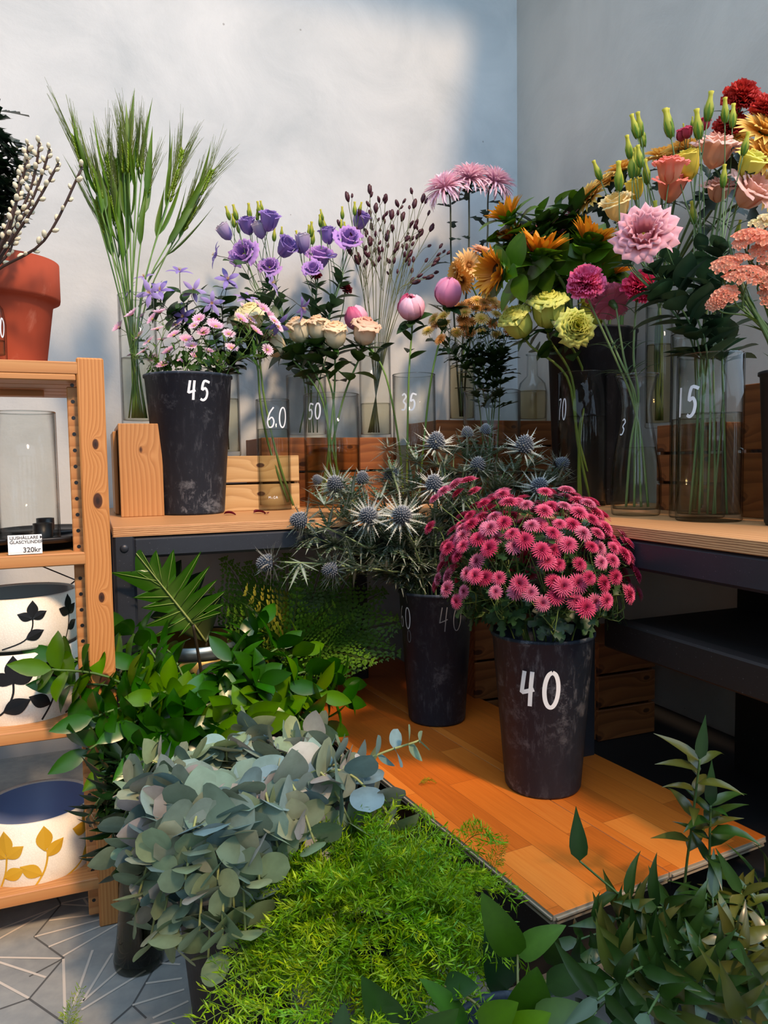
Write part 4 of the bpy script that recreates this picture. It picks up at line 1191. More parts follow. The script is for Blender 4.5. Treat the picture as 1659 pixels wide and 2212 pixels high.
def in_dir(c, p, r, z):
    """point on the rim circle of c towards p"""
    d = V((p[0] - c[0], p[1] - c[1], 0)); d = d.normalized() if d.length > 1e-5 else V((1, 0, 0))
    return V((c[0], c[1], c[2])) + d * r * rnd.uniform(.45, .9) + V((0, 0, z))

def safe(p, k=.11):
    """keep a bloom clear of the right wall"""
    n, m = wn(p)
    return p if m > k else p + LL * (k - m)
# ---------------------------------------------------------------- barley
def f_ear(r_):
    mb = MB(); H = .075
    for k in range(22):
        z = H * k / 22; a = (k % 2) * PI + rnd.uniform(-.35, .35); w = .0052 * (1 - .45 * k / 22)
        p = V((cos(a) * w, sin(a) * w, z)); ax = (V((cos(a) * .35, sin(a) * .35, 1))).normalized()
        blob(mb, p, .0034, .0072, jit(rgb(128, 160, 50), .15), 5, 4, 0, ax)
        for q in range(2):
            e = p + (V((cos(a) * rnd.uniform(.1, .34), sin(a) * rnd.uniform(-.3, .34), 1)).normalized()) * rnd.uniform(.075, .125)
            mb.tube([p, p.lerp(e, .5) + rv(.002), e], [.0007, .0005, .00025], 3, jit(rgb(138, 158, 88), .15), 0, False)
    return mb
for k in range(4): BMh('barley_ear%d' % k, lambda: f_ear(0), 'leaf')
for i, (x, y) in enumerate([(180, 338), (208, 385), (222, 402), (236, 440), (240, 372), (256, 378), (268, 345), (275, 300), (279, 345), (296, 335), (306, 345), (318, 385), (226, 470), (248, 455), (366, 402), (378, 352), (395, 438), (432, 390), (398, 468), (262, 420)]):
    n = wn(vba)[0] + rnd.uniform(-.03, .04)
    hp = W(x, y + 28, n); bx = 283 + (x - 283) * -.12 + rnd.uniform(-14, 14); mx = 284 + max(-26, min(30, (x - 284) * .2)) + rnd.uniform(-6, 6)
    base = V((vba.x, vba.y, zA + .02)) + UU * ((bx - 285) * .0011); mouth = W(mx, 650, n)
    ax = (hp - W(284 + (x - 284) * .35, 640, n)).normalized() + V((0, 0, .12)) + UU * (x - 284) * .0009
    t, path = single('barley_stalk', 'green barley stem with long awns in the tall vase on the pale crate', 'barley', 'barley in the tall vase', base, [mouth], hp, ax, .0019, jit(rgb(98, 132, 66), .12), _cache['barley_ear%d' % (i % 4)], rnd.uniform(.9, 1.15), (), None)
    mb = MB()
    for s in ((.5, .62, .74) if i % 2 else (.55, .68)):
        p, td = at(path, s); sd = V((rnd.uniform(-1, 1), rnd.uniform(-.6, .6), 0)).normalized()
        leaf(mb, p, (td * 1.5 + sd * .28), sd, rnd.uniform(.14, .22), .019, jit(rgb(86, 124, 56), .15), .5, rnd.uniform(-.2, .5), 'l', 8, rgb(120, 150, 60))
    mb.build('leaves', M['leaf'], t)

# ---------------------------------------------------------------- pussy willow, dark holly
def f_catkin():
    mb = MB(); blob(mb, V((0, 0, .5)), .42, .62, rgb(222, 214, 186), 8, 6, .05); blob(mb, V((0, 0, .0)), .26, .2, rgb(120, 92, 62), 6, 4); return mb
BMh('catkin', f_catkin, 'fuzz')
for (x, y, mxx, myy) in [(178, 360, 95, 520), (127, 352, 72, 450), (108, 322, 70, 430), (86, 308, 62, 420), (62, 312, 45, 400), (45, 380, 25, 480), (40, 460, 22, 540), (60, 345, 30, 450)]:
    y0 = WBOT.y + rnd.uniform(-.03, .03)
    path = curve([WBOT + V((0, 0, .02)), D(-22 + rnd.uniform(-6, 6), 605, WBOT.y), D(mxx, myy, y0), D(x, y, y0)], 6)
    t = plant('willow_branch', 'pussy willow branch with fuzzy pale catkins in the clear bottle marked 10', 'branch', 'pussy willow in the bottle', path, .0026, rgb(62, 44, 38))
    nk = 13
    for k in range(nk):
        p, td = at(path, .52 + .48 * k / (nk - 1)); sd = (td.orthogonal() * cos(k * 2.4) + td.cross(td.orthogonal()) * sin(k * 2.4)).normalized()
        head(t, 'catkin', _cache['catkin'], p + sd * .003, (sd * .7 + td), .0095 * rnd.uniform(.8, 1.15))
TPp, rTp, zrp = TP
for (x, y) in [(2, 232), (38, 318), (16, 300), (44, 352), (8, 400), (24, 440), (-30, 260), (-10, 500), (14, 360)]:
    p1 = D(x, y, TPp.y + rnd.uniform(-.05, .05)); b = TPp + V((rnd.uniform(-.05, .05), rnd.uniform(-.04, .04), zrp * .83))
    path = curve([b, b.lerp(p1, .5) + V((-.03, 0, .03)), p1], 7)
    t = plant('holly_branch', 'dark holly branch standing in the terracotta pot', 'branch', 'holly in the terracotta pot', path, .003, rgb(60, 60, 36))
    mb = MB(); add_leaves(mb, path, .35, 1.0, 22, .055, .036, rgb(34, 52, 36), 'lob', .35, .4, .3, None, .4, False, None, .3)
    mb.build('leaves', M['glossy'], t)

# ---------------------------------------------------------------- clematis
BMh('clematis0', lambda: f_clem(rgb(150, 128, 196), rgb(176, 160, 214)), 'petal'); BMh('clematis1', lambda: f_clem(rgb(118, 98, 170), rgb(150, 134, 200)), 'petal')
ncl = wn(vcl)[0]
for i, (pts_, bx) in enumerate([([(312, 600, (-.2, -.5, 1)), (282, 630, (-.8, -.4, .6)), (325, 634, (-.2, -1, .2))], 462), ([(345, 628, (.2, -.7, .6)), (388, 588, (.1, -.4, 1)), (396, 684, (0, -1, 0))], 470),
      ([(418, 628, (.3, -1, .2)), (458, 655, (.2, -1, -.1))], 478), ([(468, 552, (-.8, -.3, .3)), (492, 604, (.3, -1, .3))], 486), ([(586, 612, (.9, -.2, .4)), (530, 645, (.2, -.6, .9))], 492), ([(652, 664, (.9, -.3, -.5)), (600, 700, (.3, -.6, -.6))], 496)]):
    hs = []
    for (x, y, ax) in pts_: hs.append(('bloom', _cache['clematis%d' % (i % 2)], W(x, y, ncl + .06 + rnd.uniform(-.03, .05)), ax, .041 * rnd.uniform(.85, 1.1)))
    cx = sum(q[0] for q in pts_) / len(pts_); cy = sum(q[1] for q in pts_) / len(pts_)
    def fol(mb, path, br):
        add_leaves(mb, path, .45, 1.0, 8, .07, .038, rgb(44, 78, 38), 'e', .2, .5, .2, None, .4, True)
        for b in br: add_leaves(mb, b, .15, .75, 3, .056, .032, rgb(52, 88, 40), 'e', .2, .5, .2, None, .4, True)
    spray('clematis_spray', 'blue-violet clematis stem with star flowers leaning out over the bucket marked 45', 'flower', 'clematis behind the bucket', vcl + UU * ((bx - 478) * .0012) + V((0, 0, .02)), [W(478 + (bx - 478) * 1.0, 805, ncl)], W(478 * .35 + cx * .65, max(cy + 50, 660), ncl + .03), hs, .0018, rgb(58, 56, 40), fol)

# ---------------------------------------------------------------- pink daisies in bucket 45
for k in range(3): BMh('pink_daisy%d' % k, lambda: f_daisy(rgb(196, 176, 90), rgb(206, 120, 168), rgb(236, 206, 226) if k else rgb(246, 232, 240), 19, 20, -16 + 12 * k, .125), 'petal')
dz = [(258, 708), (286, 680), (306, 684), (330, 690), (345, 676), (340, 712), (300, 726), (322, 738), (350, 735), (288, 766), (310, 760), (430, 690), (420, 704), (460, 700), (440, 720), (402, 735), (414, 748), (380, 702), (466, 706), (528, 664), (558, 660), (582, 684), (592, 694), (552, 716), (577, 756), (494, 722), (520, 690), (395, 786), (352, 790), (450, 760), (470, 780), (500, 752), (365, 760), (376, 725), (540, 690), (568, 668), (600, 706), (424, 770), (330, 775)]
dz.sort(key=lambda q: q[0]); 
for i in range(8):
    grp = dz[i * 5:(i + 1) * 5]
    if not grp: continue
    hs = []
    cx = sum(q[0] for q in grp) / len(grp); cy = sum(q[1] for q in grp) / len(grp)
    for (x, y) in grp:
        p = D(x, y, b45.y + rnd.uniform(-.10, .06)); ax = (V(((x - 405) * .006, -.55, .75)) + rv(.35))
        hs.append(('flower_head', _cache['pink_daisy%d' % rnd.randrange(3)], p, ax, .0205 * rnd.uniform(.85, 1.12)))
    nd = D(405 + (cx - 405) * .8, cy + 58, b45.y - .02)
    def fol(mb, path, br):
        add_leaves(mb, path, .45, 1, 6, .042, .024, rgb(66, 100, 46), 'lob', .2, .4, .3)
        for b in br: add_leaves(mb, b, .1, .85, 3, .026, .012, rgb(84, 120, 52), 'lob', .2, .4, .3)
    spray('pink_daisy_spray', 'spray of small pink daisies in the black bucket marked 45', 'flower', 'pink daisies in bucket 45', inpot(b45, .05), [D(405 + (cx - 405) * .45, 815, b45.y)], nd, hs, .0016, rgb(96, 128, 62), fol, 'leaf', .45)

# ---------------------------------------------------------------- purple lisianthus
PUR = [BMh('lisianthus_purple%d' % k, lambda: f_liz(rgb(120, 92, 172), rgb(150, 124, 196), c, o, 8, .05), 'petal') for k, (c, o) in enumerate([(rgb(150, 126, 200), .35), (rgb(190, 146, 214), .9), (rgb(222, 214, 224), .12)])]
LBUD = BMh('lisianthus_bud', lambda: f_bud(rgb(104, 140, 44), rgb(206, 200, 70)), 'petal')
nl = wn(vli)[0]
def lfol(L=.085, Wd=.042, n=8, c=rgb(70, 98, 68)):
    def f(mb, path, br):
        add_leaves(mb, path, .45, 1.0, n, L, Wd, c, 'e', .25, .5, .5, None, .3, True)
        for b in br: add_leaves(mb, b, .1, .5, 1, L * .55, Wd * .5, c, 'e', .25, .4, .6, None, .3, True)
    return f
def up_ax(x, cx, k=.004): return V(((x - cx) * k, -.45, 1)) + rv(.15)
def lis(label, group, base, rim, node, blooms, buds, ndist, BL, depthf, sc=.062, bsc=.042, name='lisianthus', r=.0022, fol=None):
    hs = []
    for (x, y, k, s, ax) in blooms:
        hs.append(('bloom', BL[k], depthf(x, y), ax if ax else up_ax(x, node[0]), sc * s))
    for (x, y) in buds: hs.append(('bud', LBUD, depthf(x, y + 14), V(((x - node[0]) * .003, -.1, 1)) + rv(.12), bsc * rnd.uniform(.8, 1.15)))
    return spray(name, label, 'flower', group, base, [depthf(*rim)], depthf(*node), hs, r, rgb(92, 124, 78), fol or lfol(), 'leaf', .4)
dl_ = lambda x, y: W(x, y, nl + rnd.uniform(-.01, .06))
vb = lambda c, px, cx: V(c) + UU * ((px - cx) * .0013) + V((0, 0, .02))
G = 'purple lisianthus on the crate'
lis('purple lisianthus stem with whitish bud, leftmost in the cluster left of the burnets', G, vb(vli, 645, 664), (655, 815), (560, 640), [(498, 518, 2, .9, (-.5, -.3, .8)), (538, 562, 1, 1.05, (-.3, -1, .3)), (540, 508, 0, .95, None)], [(497, 462), (512, 462), (506, 478), (517, 490), (540, 460)], 0, PUR, dl_)
lis('purple lisianthus stem with three violet cups above the open lilac bloom', G, vb(vli, 660, 664), (662, 815), (590, 640), [(578, 500, 0, 1.05, (.3, -.5, .9)), (566, 516, 2, .9, None), (606, 552, 0, 1.1, (.6, -.7, .5)), (585, 590, 1, .8, (0, -.8, .4))], [(562, 452), (567, 446), (556, 464), (540, 470), (608, 500), (592, 508)], 0, PUR, dl_)
lis('purple lisianthus stem with a wide lilac bloom in the middle of the cluster', G, vb(vli, 668, 664), (668, 815), (680, 660), [(656, 546, 2, 1.0, None), (690, 580, 1, 1.15, (.2, -.6, .9)), (678, 592, 1, .7, (0, -.7, .3)), (650, 548, 0, .7, None)], [(645, 512), (672, 498), (668, 500), (675, 515), (692, 474)], 0, PUR, dl_)
lis('purple lisianthus stem with violet cups just left of the burnet heads', G, vb(vli, 680, 664), (676, 815), (725, 640), [(712, 528, 0, .95, (-.2, -.3, 1)), (748, 534, 1, 1.05, (.3, -.9, .5)), (772, 496, 0, 1.0, (.4, -.4, .8))], [(693, 478), (703, 488), (740, 460), (766, 452), (775, 448), (738, 485), (745, 490), (697, 462)], 0, PUR, dl_)
BMh('dark_carnation', lambda: f_carn(rgb(60, 8, 18), rgb(96, 16, 30), 40), 'petal'); CCAL = BMh('carnation_calyx', f_carn_calyx, 'leaf')
single('carnation', 'dark burgundy carnation below the purple lisianthus on the back wall', 'flower', None, vb(vli, 690, 664), [W(690, 820, nl), W(735, 690, nl + .05)], W(747, 628, nl + .05), (.4, -.5, .8), .0018, rgb(86, 112, 76), _cache['dark_carnation'], .022, calyx=CCAL)
single('carnation', 'dark burgundy carnation half hidden behind the lisianthus leaves', 'flower', None, vb(vli, 672, 664), [W(672, 820, nl)], W(684, 598, nl + .03), (-.2, -.5, .8), .0018, rgb(86, 112, 76), _cache['dark_carnation'], .02, calyx=CCAL)

# ---------------------------------------------------------------- burnet
def f_burnet():
    mb = MB(); blob(mb, V((0, 0, .5)), .27, .55, rgb(66, 24, 36), 8, 7, .12); return mb
BMh('burnet_head', f_burnet, 'stem'); ns = wn(vsg)[0]
tops = [(752, 424), (776, 462), (799, 408), (812, 448), (832, 428), (845, 462), (868, 466), (893, 438), (911, 426), (928, 488), (936, 556), (905, 500), (775, 560), (800, 520), (855, 530), (880, 545), (835, 510), (760, 540), (920, 590), (890, 600)]
for i, (x, y) in enumerate(tops):
    mx = 812 + (x - 812) * .22; n_ = ns + rnd.uniform(-.02, .05)
    path = curve([vsg + UU * ((mx - 812) * -.001) + V((0, 0, .02)), W(mx, 740, n_), W(812 + (x - 812) * .62, 560 + (y - 400) * .35, n_), W(x, y + 12, n_)], 6)
    t = thing('burnet_spray', path[0], 'wiry burnet stem with dark oval seed heads in the narrow vase', 'flower', 'burnet stems in the narrow vase')
    mb = MB(); mb.tube(path, [.0012] * len(path), 5, rgb(92, 100, 64)); hd = [(path[-1], (path[-1] - path[-2]), 1.3)]
    for k in range(5):
        p, td = at(path, rnd.uniform(.5, .88)); e = p + (td + rv(.55)).normalized() * rnd.uniform(.05, .12)
        e = e + V((0, 0, .02)); bp = curve([p, p.lerp(e, .5) + td * .012, e], 4); mb.tube(bp, [.0008] * len(bp), 4, rgb(96, 104, 66)); hd.append((e, e - bp[-2], rnd.uniform(.6, 1.0)))
    mb.build('stem', M['stem'], t)
    for (p, a, s) in hd: head(t, 'seed_head', _cache['burnet_head'], p, a, .0235 * s)

# ---------------------------------------------------------------- roses
ROSEP = [BMh('peach_rose%d' % k, lambda: f_rose(rgb(236, 186, 140), rgb(240, 214, 178), rgb(226, 222, 190), o), 'petal') for k, o in enumerate((.35, .55))]
ROSEC = BMh('cream_rose', lambda: f_rose(rgb(238, 218, 150), rgb(242, 232, 190), rgb(220, 226, 170), .9), 'petal')
ROSEK = BMh('pink_peach_rose', lambda: f_rose(rgb(232, 160, 140), rgb(240, 206, 176), rgb(226, 216, 190), .7), 'petal')
ROSEG = [BMh('green_rose%d' % k, lambda: f_rose(rgb(214, 214, 84), rgb(226, 230, 128), rgb(186, 206, 90), o, 34, .022), 'petal') for k, o in enumerate((.55, .8))]
ROSEY = BMh('yellow_rose', lambda: f_rose(rgb(214, 190, 40), rgb(222, 206, 70), rgb(190, 190, 70), .6), 'petal')
RCAL = BMh('rose_calyx', lambda: f_calyx(1.0, 5, .5), 'leaf')
def rfol(n=5, L=.062, Wd=.04, c=rgb(48, 80, 40), s0=.55, s1=.93):
    def f(mb, path): add_leaves(mb, path, s0, s1, n, L, Wd, c, 'e', .25, .6, .25, None, .5)
    return f
n60 = wn(v60)[0]; n50 = wn(v50)[0]; n35 = wn(v35)[0]
DY = lambda c, dy=0.0: (lambda x, y: D(x, y, c.y + dy))
d6 = DY(v60)
single('cut_rose', 'cream rose stem with the largest bloom, in the vase marked 60', 'flower', None, d6(634, 1092), [d6(600, 990), d6(572, 866), d6(560, 770)], D(550, 712, v60.y - .03), (-.1, -.5, .9), .0033, rgb(86, 112, 48), ROSEC, .072, fol=rfol(5, .09, .055, rgb(40, 66, 38), .6, .92), calyx=RCAL)
single('cut_rose', 'second cream rose stem in the vase marked 60, bloom tucked behind the daisies', 'flower', None, d6(622, 1085), [d6(580, 960), d6(562, 864), d6(556, 790)], D(528, 716, v60.y + .05), (-.3, -.4, .9), .0033, rgb(86, 112, 48), ROSEC, .06, fol=rfol(4, .085, .05, rgb(40, 66, 38), .6, .9), calyx=RCAL)
d5 = DY(v50)
for (x, y, bx, rx, ax, k, s, lb) in [(612, 762, 742, 690, (-.8, -.5, .6), 0, 1.0, 'peach rose tilted outward over the rim of the slim vase marked 60'), (651, 740, 720, 700, (-.2, -.3, 1), 0, .95, 'peach rose standing upright, second from the slim vase side in vase 50'),
        (687, 735, 730, 718, (.0, -.2, 1), 1, .92, 'peach rose in the middle row back of the vase marked 50'), (724, 752, 700, 722, (.05, -.4, 1), 0, 1.0, 'peach rose in front at the centre of the vase marked 50'), (783, 745, 690, 745, (.25, -.4, 1), 2, 1.05, 'pink-tinged peach rose nearest the vase marked 35')]:
    bl = ROSEK if k == 2 else ROSEP[k]
    single('cut_rose', lb, 'flower', 'peach roses in vase 50', d5(bx, 1072), [d5((bx + rx) / 2, 960), d5(rx, 850)], d5(x, y), ax, .0032, rgb(78, 108, 46), bl, .075 * s, fol=rfol(8, .084, .05, rgb(44, 74, 36), .55, .9), calyx=RCAL)
PEO = [BMh('peony0', lambda: f_peony(rgb(230, 150, 184), rgb(244, 200, 218), rgb(214, 90, 136), .9), 'petal'), BMh('peony1', lambda: f_peony(rgb(228, 146, 186), rgb(236, 164, 198), rgb(228, 146, 186), 1.1), 'petal')]
d3 = DY(v35)
def pfol(mb, path): add_leaves(mb, path, .55, .95, 8, .075, .034, rgb(46, 76, 40), 'e', .25, .5, .4, None, .4)
for (x, y, bx, ax, k, s, lb) in [(889, 692, 880, (-.05, -.6, .8), 0, 1.0, 'striped pink peony bud above the vase marked 35'), (965, 662, 915, (.1, -.5, 1), 1, 1.06, 'tight round pink peony bud next to the amber button flowers'), (780, 712, 862, (-.4, -.2, 1), 0, .95, 'pink peony showing behind the pink-tinged peach rose')]:
    single('peony', lb, 'flower', None, d3(bx + (870 - x) * .1, 1075), [d3(bx, 960), d3(bx + (x - bx) * .35, 812)], D(x, y, v35.y + (.06 if x < 800 else 0)), ax, .0032, rgb(96, 132, 56), PEO[k], .084 * s, fol=pfol, calyx=BMh('peony_calyx', lambda: f_calyx(1.2, 5, .34), 'leaf'))

# ---------------------------------------------------------------- amber button chrysanthemums
SAN = [BMh('amber_button%d' % k, lambda: f_mum(5, ce, cm, ct, 20, .1, .34, .25), 'petal') for k, (ce, cm, ct) in enumerate([(rgb(170, 176, 50), rgb(222, 152, 60), rgb(238, 198, 126)), (rgb(206, 196, 60), rgb(228, 176, 70), rgb(240, 214, 146)), (rgb(150, 120, 40), rgb(214, 126, 50), rgb(230, 166, 92))])]
hd = [(938, 690), (958, 684), (945, 700), (962, 700), (1000, 690), (1012, 658), (1004, 676), (996, 666), (1030, 668), (1052, 640), (1060, 648), (1072, 660), (1085, 664), (1050, 668), (1040, 690), (1020, 696), (1004, 706), (1062, 700), (1072, 680), (1098, 676), (1108, 694), (1088, 700), (1040, 716), (1100, 716), (1015, 722), (925, 716), (952, 734), (986, 720), (1072, 724), (1030, 650), (1046, 655)]
hd.sort(key=lambda q: q[0] + rnd.uniform(-25, 25))
ds = DY(vsn)
for i in range(6):
    grp = hd[i * 5:(i + 1) * 5 + (1 if i == 5 else 0)]; cx = sum(q[0] for q in grp) / len(grp); hs = []
    for (x, y) in grp: hs.append(('flower_head', SAN[rnd.randrange(3)], D(x, y, vsn.y + rnd.uniform(-.07, .07)), V(((x - 1040) * .006, -1.0, .8)) + rv(.3), .0215 * rnd.uniform(.85, 1.15)))
    def fol(mb, path, br):
        add_leaves(mb, path, .4, 1, 20, .062, .042, rgb(46, 72, 36), 'lob', .2, .5, .4)
        for b in br: add_leaves(mb, b, .1, .8, 3, .036, .02, rgb(44, 70, 34), 'lob', .2, .4, .4)
    spray('button_chrysanthemum_spray', 'spray of amber button chrysanthemums in the wide rimmed vase', 'flower', 'amber button chrysanthemums', inpot(vsn, .03), [ds(1063 + (cx - 1040) * .35, 850)], ds(1050 + (cx - 1040) * .75, 765), hs, .0019, rgb(70, 98, 40), fol, 'leaf', .5)

# ---------------------------------------------------------------- spider chrysanthemums and gerberas
SPI = BMh('spider_bloom', lambda: f_spider(rgb(240, 182, 208), rgb(250, 218, 232)), 'petal'); nm = wn(vmu)[0]
GER = [BMh('gerbera0', lambda: f_gerb(rgb(226, 170, 96), rgb(238, 200, 140), rgb(150, 96, 40)), 'petal'), BMh('gerbera1', lambda: f_gerb(rgb(206, 140, 50), rgb(222, 168, 84), rgb(140, 90, 40)), 'petal'), BMh('gerbera2', lambda: f_gerb(rgb(230, 160, 120), rgb(236, 186, 150), rgb(170, 100, 60)), 'petal')]
def mfol(mb, path): add_leaves(mb, path, .45, .9, 6, .07, .036, rgb(36, 56, 38), 'lob', .2, .9, .1)
for (x, y, ax, lb) in [(964, 412, (-.45, -.35, 1), 'pink spider chrysanthemum nearest the dark burnet heads'), (1014, 392, (0, -.42, 1), 'pink spider chrysanthemum in the middle of three, highest bloom'), (1064, 400, (.45, -.4, 1), 'pink spider chrysanthemum nearest the wall corner')]:
    single('spider_chrysanthemum', lb, 'flower', 'pink spider chrysanthemums', vb(vmu, 998 + (x - 1014) * .1, 998), [W(998 + (x - 1014) * .25, 765, nm), W(1012 + (x - 1014) * .75, 560, nm + .04)], W(x, y, nm + .06), ax, .0032, rgb(58, 64, 46), SPI, .088, fol=mfol)
for (x, y, ax, k, s, lb) in [(1012, 575, (.35, -1, .1), 0, 1.0, 'peach gerbera facing out, beside the sunflowers'), (988, 592, (-1, -.35, .1), 1, .95, 'orange gerbera seen from the side behind the peach one'), (1046, 548, (.3, -.4, .9), 2, .95, 'salmon gerbera half hidden by sunflower leaves'), (1000, 606, (-.5, -.5, -.3), 1, .8, 'orange gerbera drooping lowest, above the round peony bud')]:
    single('gerbera', lb, 'flower', None, vb(vmu, 998 + (x - 1014) * .2, 998), [W(1000, 765, nm), W(1040, 680, nm + .08)], W(x, y, nm + .12), ax, .003, rgb(96, 130, 70), GER[k], .062 * s)

# ---------------------------------------------------------------- sunflowers in the tall black bucket
SUNF = [BMh('sunflower%d' % k, lambda: f_sunfl(rgb(206, 110, 20), c), 'petal') for k, c in enumerate((rgb(240, 170, 44), rgb(234, 152, 34)))]
SBR = BMh('sunflower_bracts', f_sunbract, 'leaf')
zB = D(1277, 722, bbk.y).z - TZ
for (x, y, dy, ax, lb, s) in [(1100, 472, .02, (-.5, -.1, .9), 'orange sunflower highest of the group, below the spider chrysanthemums', .85), (1082, 588, -.12, (-.9, -.35, -.1), 'orange sunflower turned sideways just above the peach gerbera leaves', 1.0), (1166, 552, -.10, (.05, -.35, 1), 'orange sunflower at the centre with upright petals', 1.1),
         (1272, 528, -.10, (.35, -.3, 1), 'orange sunflower nearest the pink lisianthus', 1.05), (1108, 516, .05, (-.4, -.4, .8), 'small orange sunflower almost covered by leaves', .7), (1315, 590, .02, (.3, -.5, .8), 'dark orange sunflower in the shade behind the pink lisianthus', .85)]:
    p = safe(D(x, y, bbk.y + dy - .07)); m_ = in_dir(bbk, p, 88 * sB, zB); mm = m_.lerp(p, .5) + V((0, 0, .05))
    path = None
    t, path = single('sunflower', lb, 'flower', None, inpot(bbk, .06), [m_, mm], p, ax, .005, rgb(92, 120, 58), SUNF[int(s * 10) % 2], .072 * s, calyx=SBR)
    mb = MB(); add_leaves(mb, path, .5, .95, 11, .095, .066, rgb(92, 128, 48), 'e', .15, .7, .35, None, .5, False, None, .4); mb.build('leaves', M['leaf'], t)
ALS = BMh('alstroemeria_bloom', lambda: f_alst(rgb(226, 150, 150), rgb(222, 130, 150)), 'petal')
for i, (x, y) in enumerate([(1195, 488), (1172, 500), (1208, 508), (1160, 508), (1238, 470)]):
    p = safe(D(x, y, bbk.y - .06)); m_ = in_dir(bbk, p, 60 * sB, zB)
    t, path = single('alstroemeria', 'small pink alstroemeria half hidden among the sunflower leaves', 'flower', 'pink alstroemeria among sunflowers', inpot(bbk, .05), [m_], p, V((-.2, -.5, .7)) + rv(.3), .0024, rgb(80, 104, 56), ALS, .03)
    mb = MB(); add_leaves(mb, path, .62, 1.0, 14, .10, .036, rgb(54, 84, 40), 'e', .25, .5, .7, None, .4); mb.build('leaves', M['leaf'], t)
for i, (x, y) in enumerate([(1070, 520), (1130, 500), (1200, 440), (1160, 470), (1240, 560), (1120, 600), (1200, 590), (1300, 560), (1060, 560), (1250, 455), (1220, 610), (1150, 620), (1330, 620)]):
    p = safe(D(x, y, bbk.y + rnd.uniform(-.08, .08))); m_ = in_dir(bbk, p, 80 * sB, zB); path = curve([inpot(bbk, .06), m_, m_.lerp(p, .55) + V((0, 0, .04)), p], 5)
    t = plant('sunflower_shoot', 'leafy green sunflower shoot without a bloom in the tall black bucket', 'foliage', 'leafy shoots among the sunflowers', path, .004, rgb(92, 120, 58))
    mb = MB(); add_leaves(mb, path, .55, 1.0, 9, .10, .06, rgb(96, 132, 50), 'e', .15, .7, .45, None, .5, False, None, .4); mb.build('leaves', M['leaf'], t)

# ---------------------------------------------------------------- green-yellow roses, carnations
d7 = DY(v70)
for (x, y, bx, rx, ax, k, s, dy, lb) in [(1135, 718, 1290, 1225, (-.55, -.4, .8), 0, .95, -.0, 'green-yellow rose leaning furthest towards the amber buttons'), (1186, 700, 1275, 1235, (-.15, -.45, .9), 0, 1.05, -.02, 'green-yellow rose second from the amber buttons'), (1231, 722, 1255, 1262, (.0, -1, .12), 1, 1.0, -.09, 'pale green rose facing straight out, lowest of the four in vase 70'), (1262, 702, 1250, 1270, (.4, -.3, .9), 2, .95, .04, 'yellow rose behind the outward facing pale green one')]:
    single('cut_rose', lb, 'flower', None, d7(bx, 1080), [d7((bx + rx) / 2 - 8, 950), d7(rx, 815)], D(x, y + (0 if k == 1 else 8), v70.y + dy), ax, .0036, rgb(108, 128, 44), ROSEY if k == 2 else ROSEG[k], (.086 if k == 1 else .092) * s, fol=rfol(4, .075, .045, rgb(56, 82, 40), .6, .85), calyx=RCAL)
CAR = [BMh('carnation%d' % k, lambda: f_carn(c0, c1), 'petal') for k, (c0, c1) in enumerate([(rgb(232, 66, 122), rgb(238, 110, 158)), (rgb(224, 36, 88), rgb(234, 72, 116)), (rgb(190, 92, 120), rgb(206, 112, 140)), (rgb(176, 30, 30), rgb(206, 62, 54))])]
dc = DY(vca)
def cfol(mb, path):
    for s in (.5, .62, .74):
        p, td = at(path, s)
        for sg in (-1, 1): leaf(mb, p, td + V((sg * .8, rnd.uniform(-.4, .4), 0)), Z, .07, .006, rgb(92, 120, 90), .5, 1.2, 'l', 7)
for (x, y, bx, ax, k, s, dy, lb) in [(1266, 620, 1400, (-.25, -.6, .7), 0, 1.0, -.02, 'bright pink carnation above the outward facing green rose'), (1383, 630, 1352, (.1, -.65, .7), 1, 1.0, 0, 'hot pink carnation above the carafe, redder of the two bright ones'), (1322, 655, 1385, (-.1, .5, .4), 2, 1.05, .04, 'dull pink carnation turned away behind the carafe'), (1290, 640, 1370, (.2, .3, .8), 2, .8, .1, 'pink carnation mostly hidden behind the bright pink one')]:
    single('carnation', lb, 'flower', None, dc(bx, 1095), [dc(1373 + (bx - 1373) * .5, 960), dc(1373 + (1373 - bx) * .3, 860), dc(1365 + (x - 1373) * .35, 770)], D(x, y, vca.y + dy), ax, .0026, rgb(112, 138, 84), CAR[k], .047 * s, fol=cfol, calyx=CCAL)

# ---------------------------------------------------------------- peach lisianthus in vase 15
PEA = [BMh('lisianthus_peach%d' % k, lambda: f_liz(ci, co, ct, o, n_, rf_), 'petal') for k, (ci, co, ct, o, n_, rf_) in enumerate([
    (rgb(224, 200, 90), rgb(236, 204, 130), rgb(240, 214, 160), .55, 9, .07), (rgb(210, 130, 140), rgb(220, 150, 156), rgb(230, 172, 184), 1.1, 12, .07), (rgb(226, 130, 100), rgb(230, 150, 110), rgb(228, 120, 110), .6, 11, .06),
    (rgb(214, 190, 50), rgb(222, 196, 70), rgb(226, 206, 84), .2, 8, .03), (rgb(226, 160, 120), rgb(232, 176, 140), rgb(238, 190, 180), 1.0, 10, .07), (rgb(206, 200, 70), rgb(222, 214, 90), rgb(226, 220, 110), .5, 10, .03)])]
d15 = lambda x, y: D(x, y, v15.y + (-.13 if (x, y) == (1388, 530) else rnd.uniform(-.05, .05)))
LB2 = rgb(60, 86, 62)
lf2 = lambda n=6: lfol(.085, .055, n, LB2)
vb2 = lambda px: D(px, 1110, v15.y)
G2 = 'peach lisianthus in vase 15'
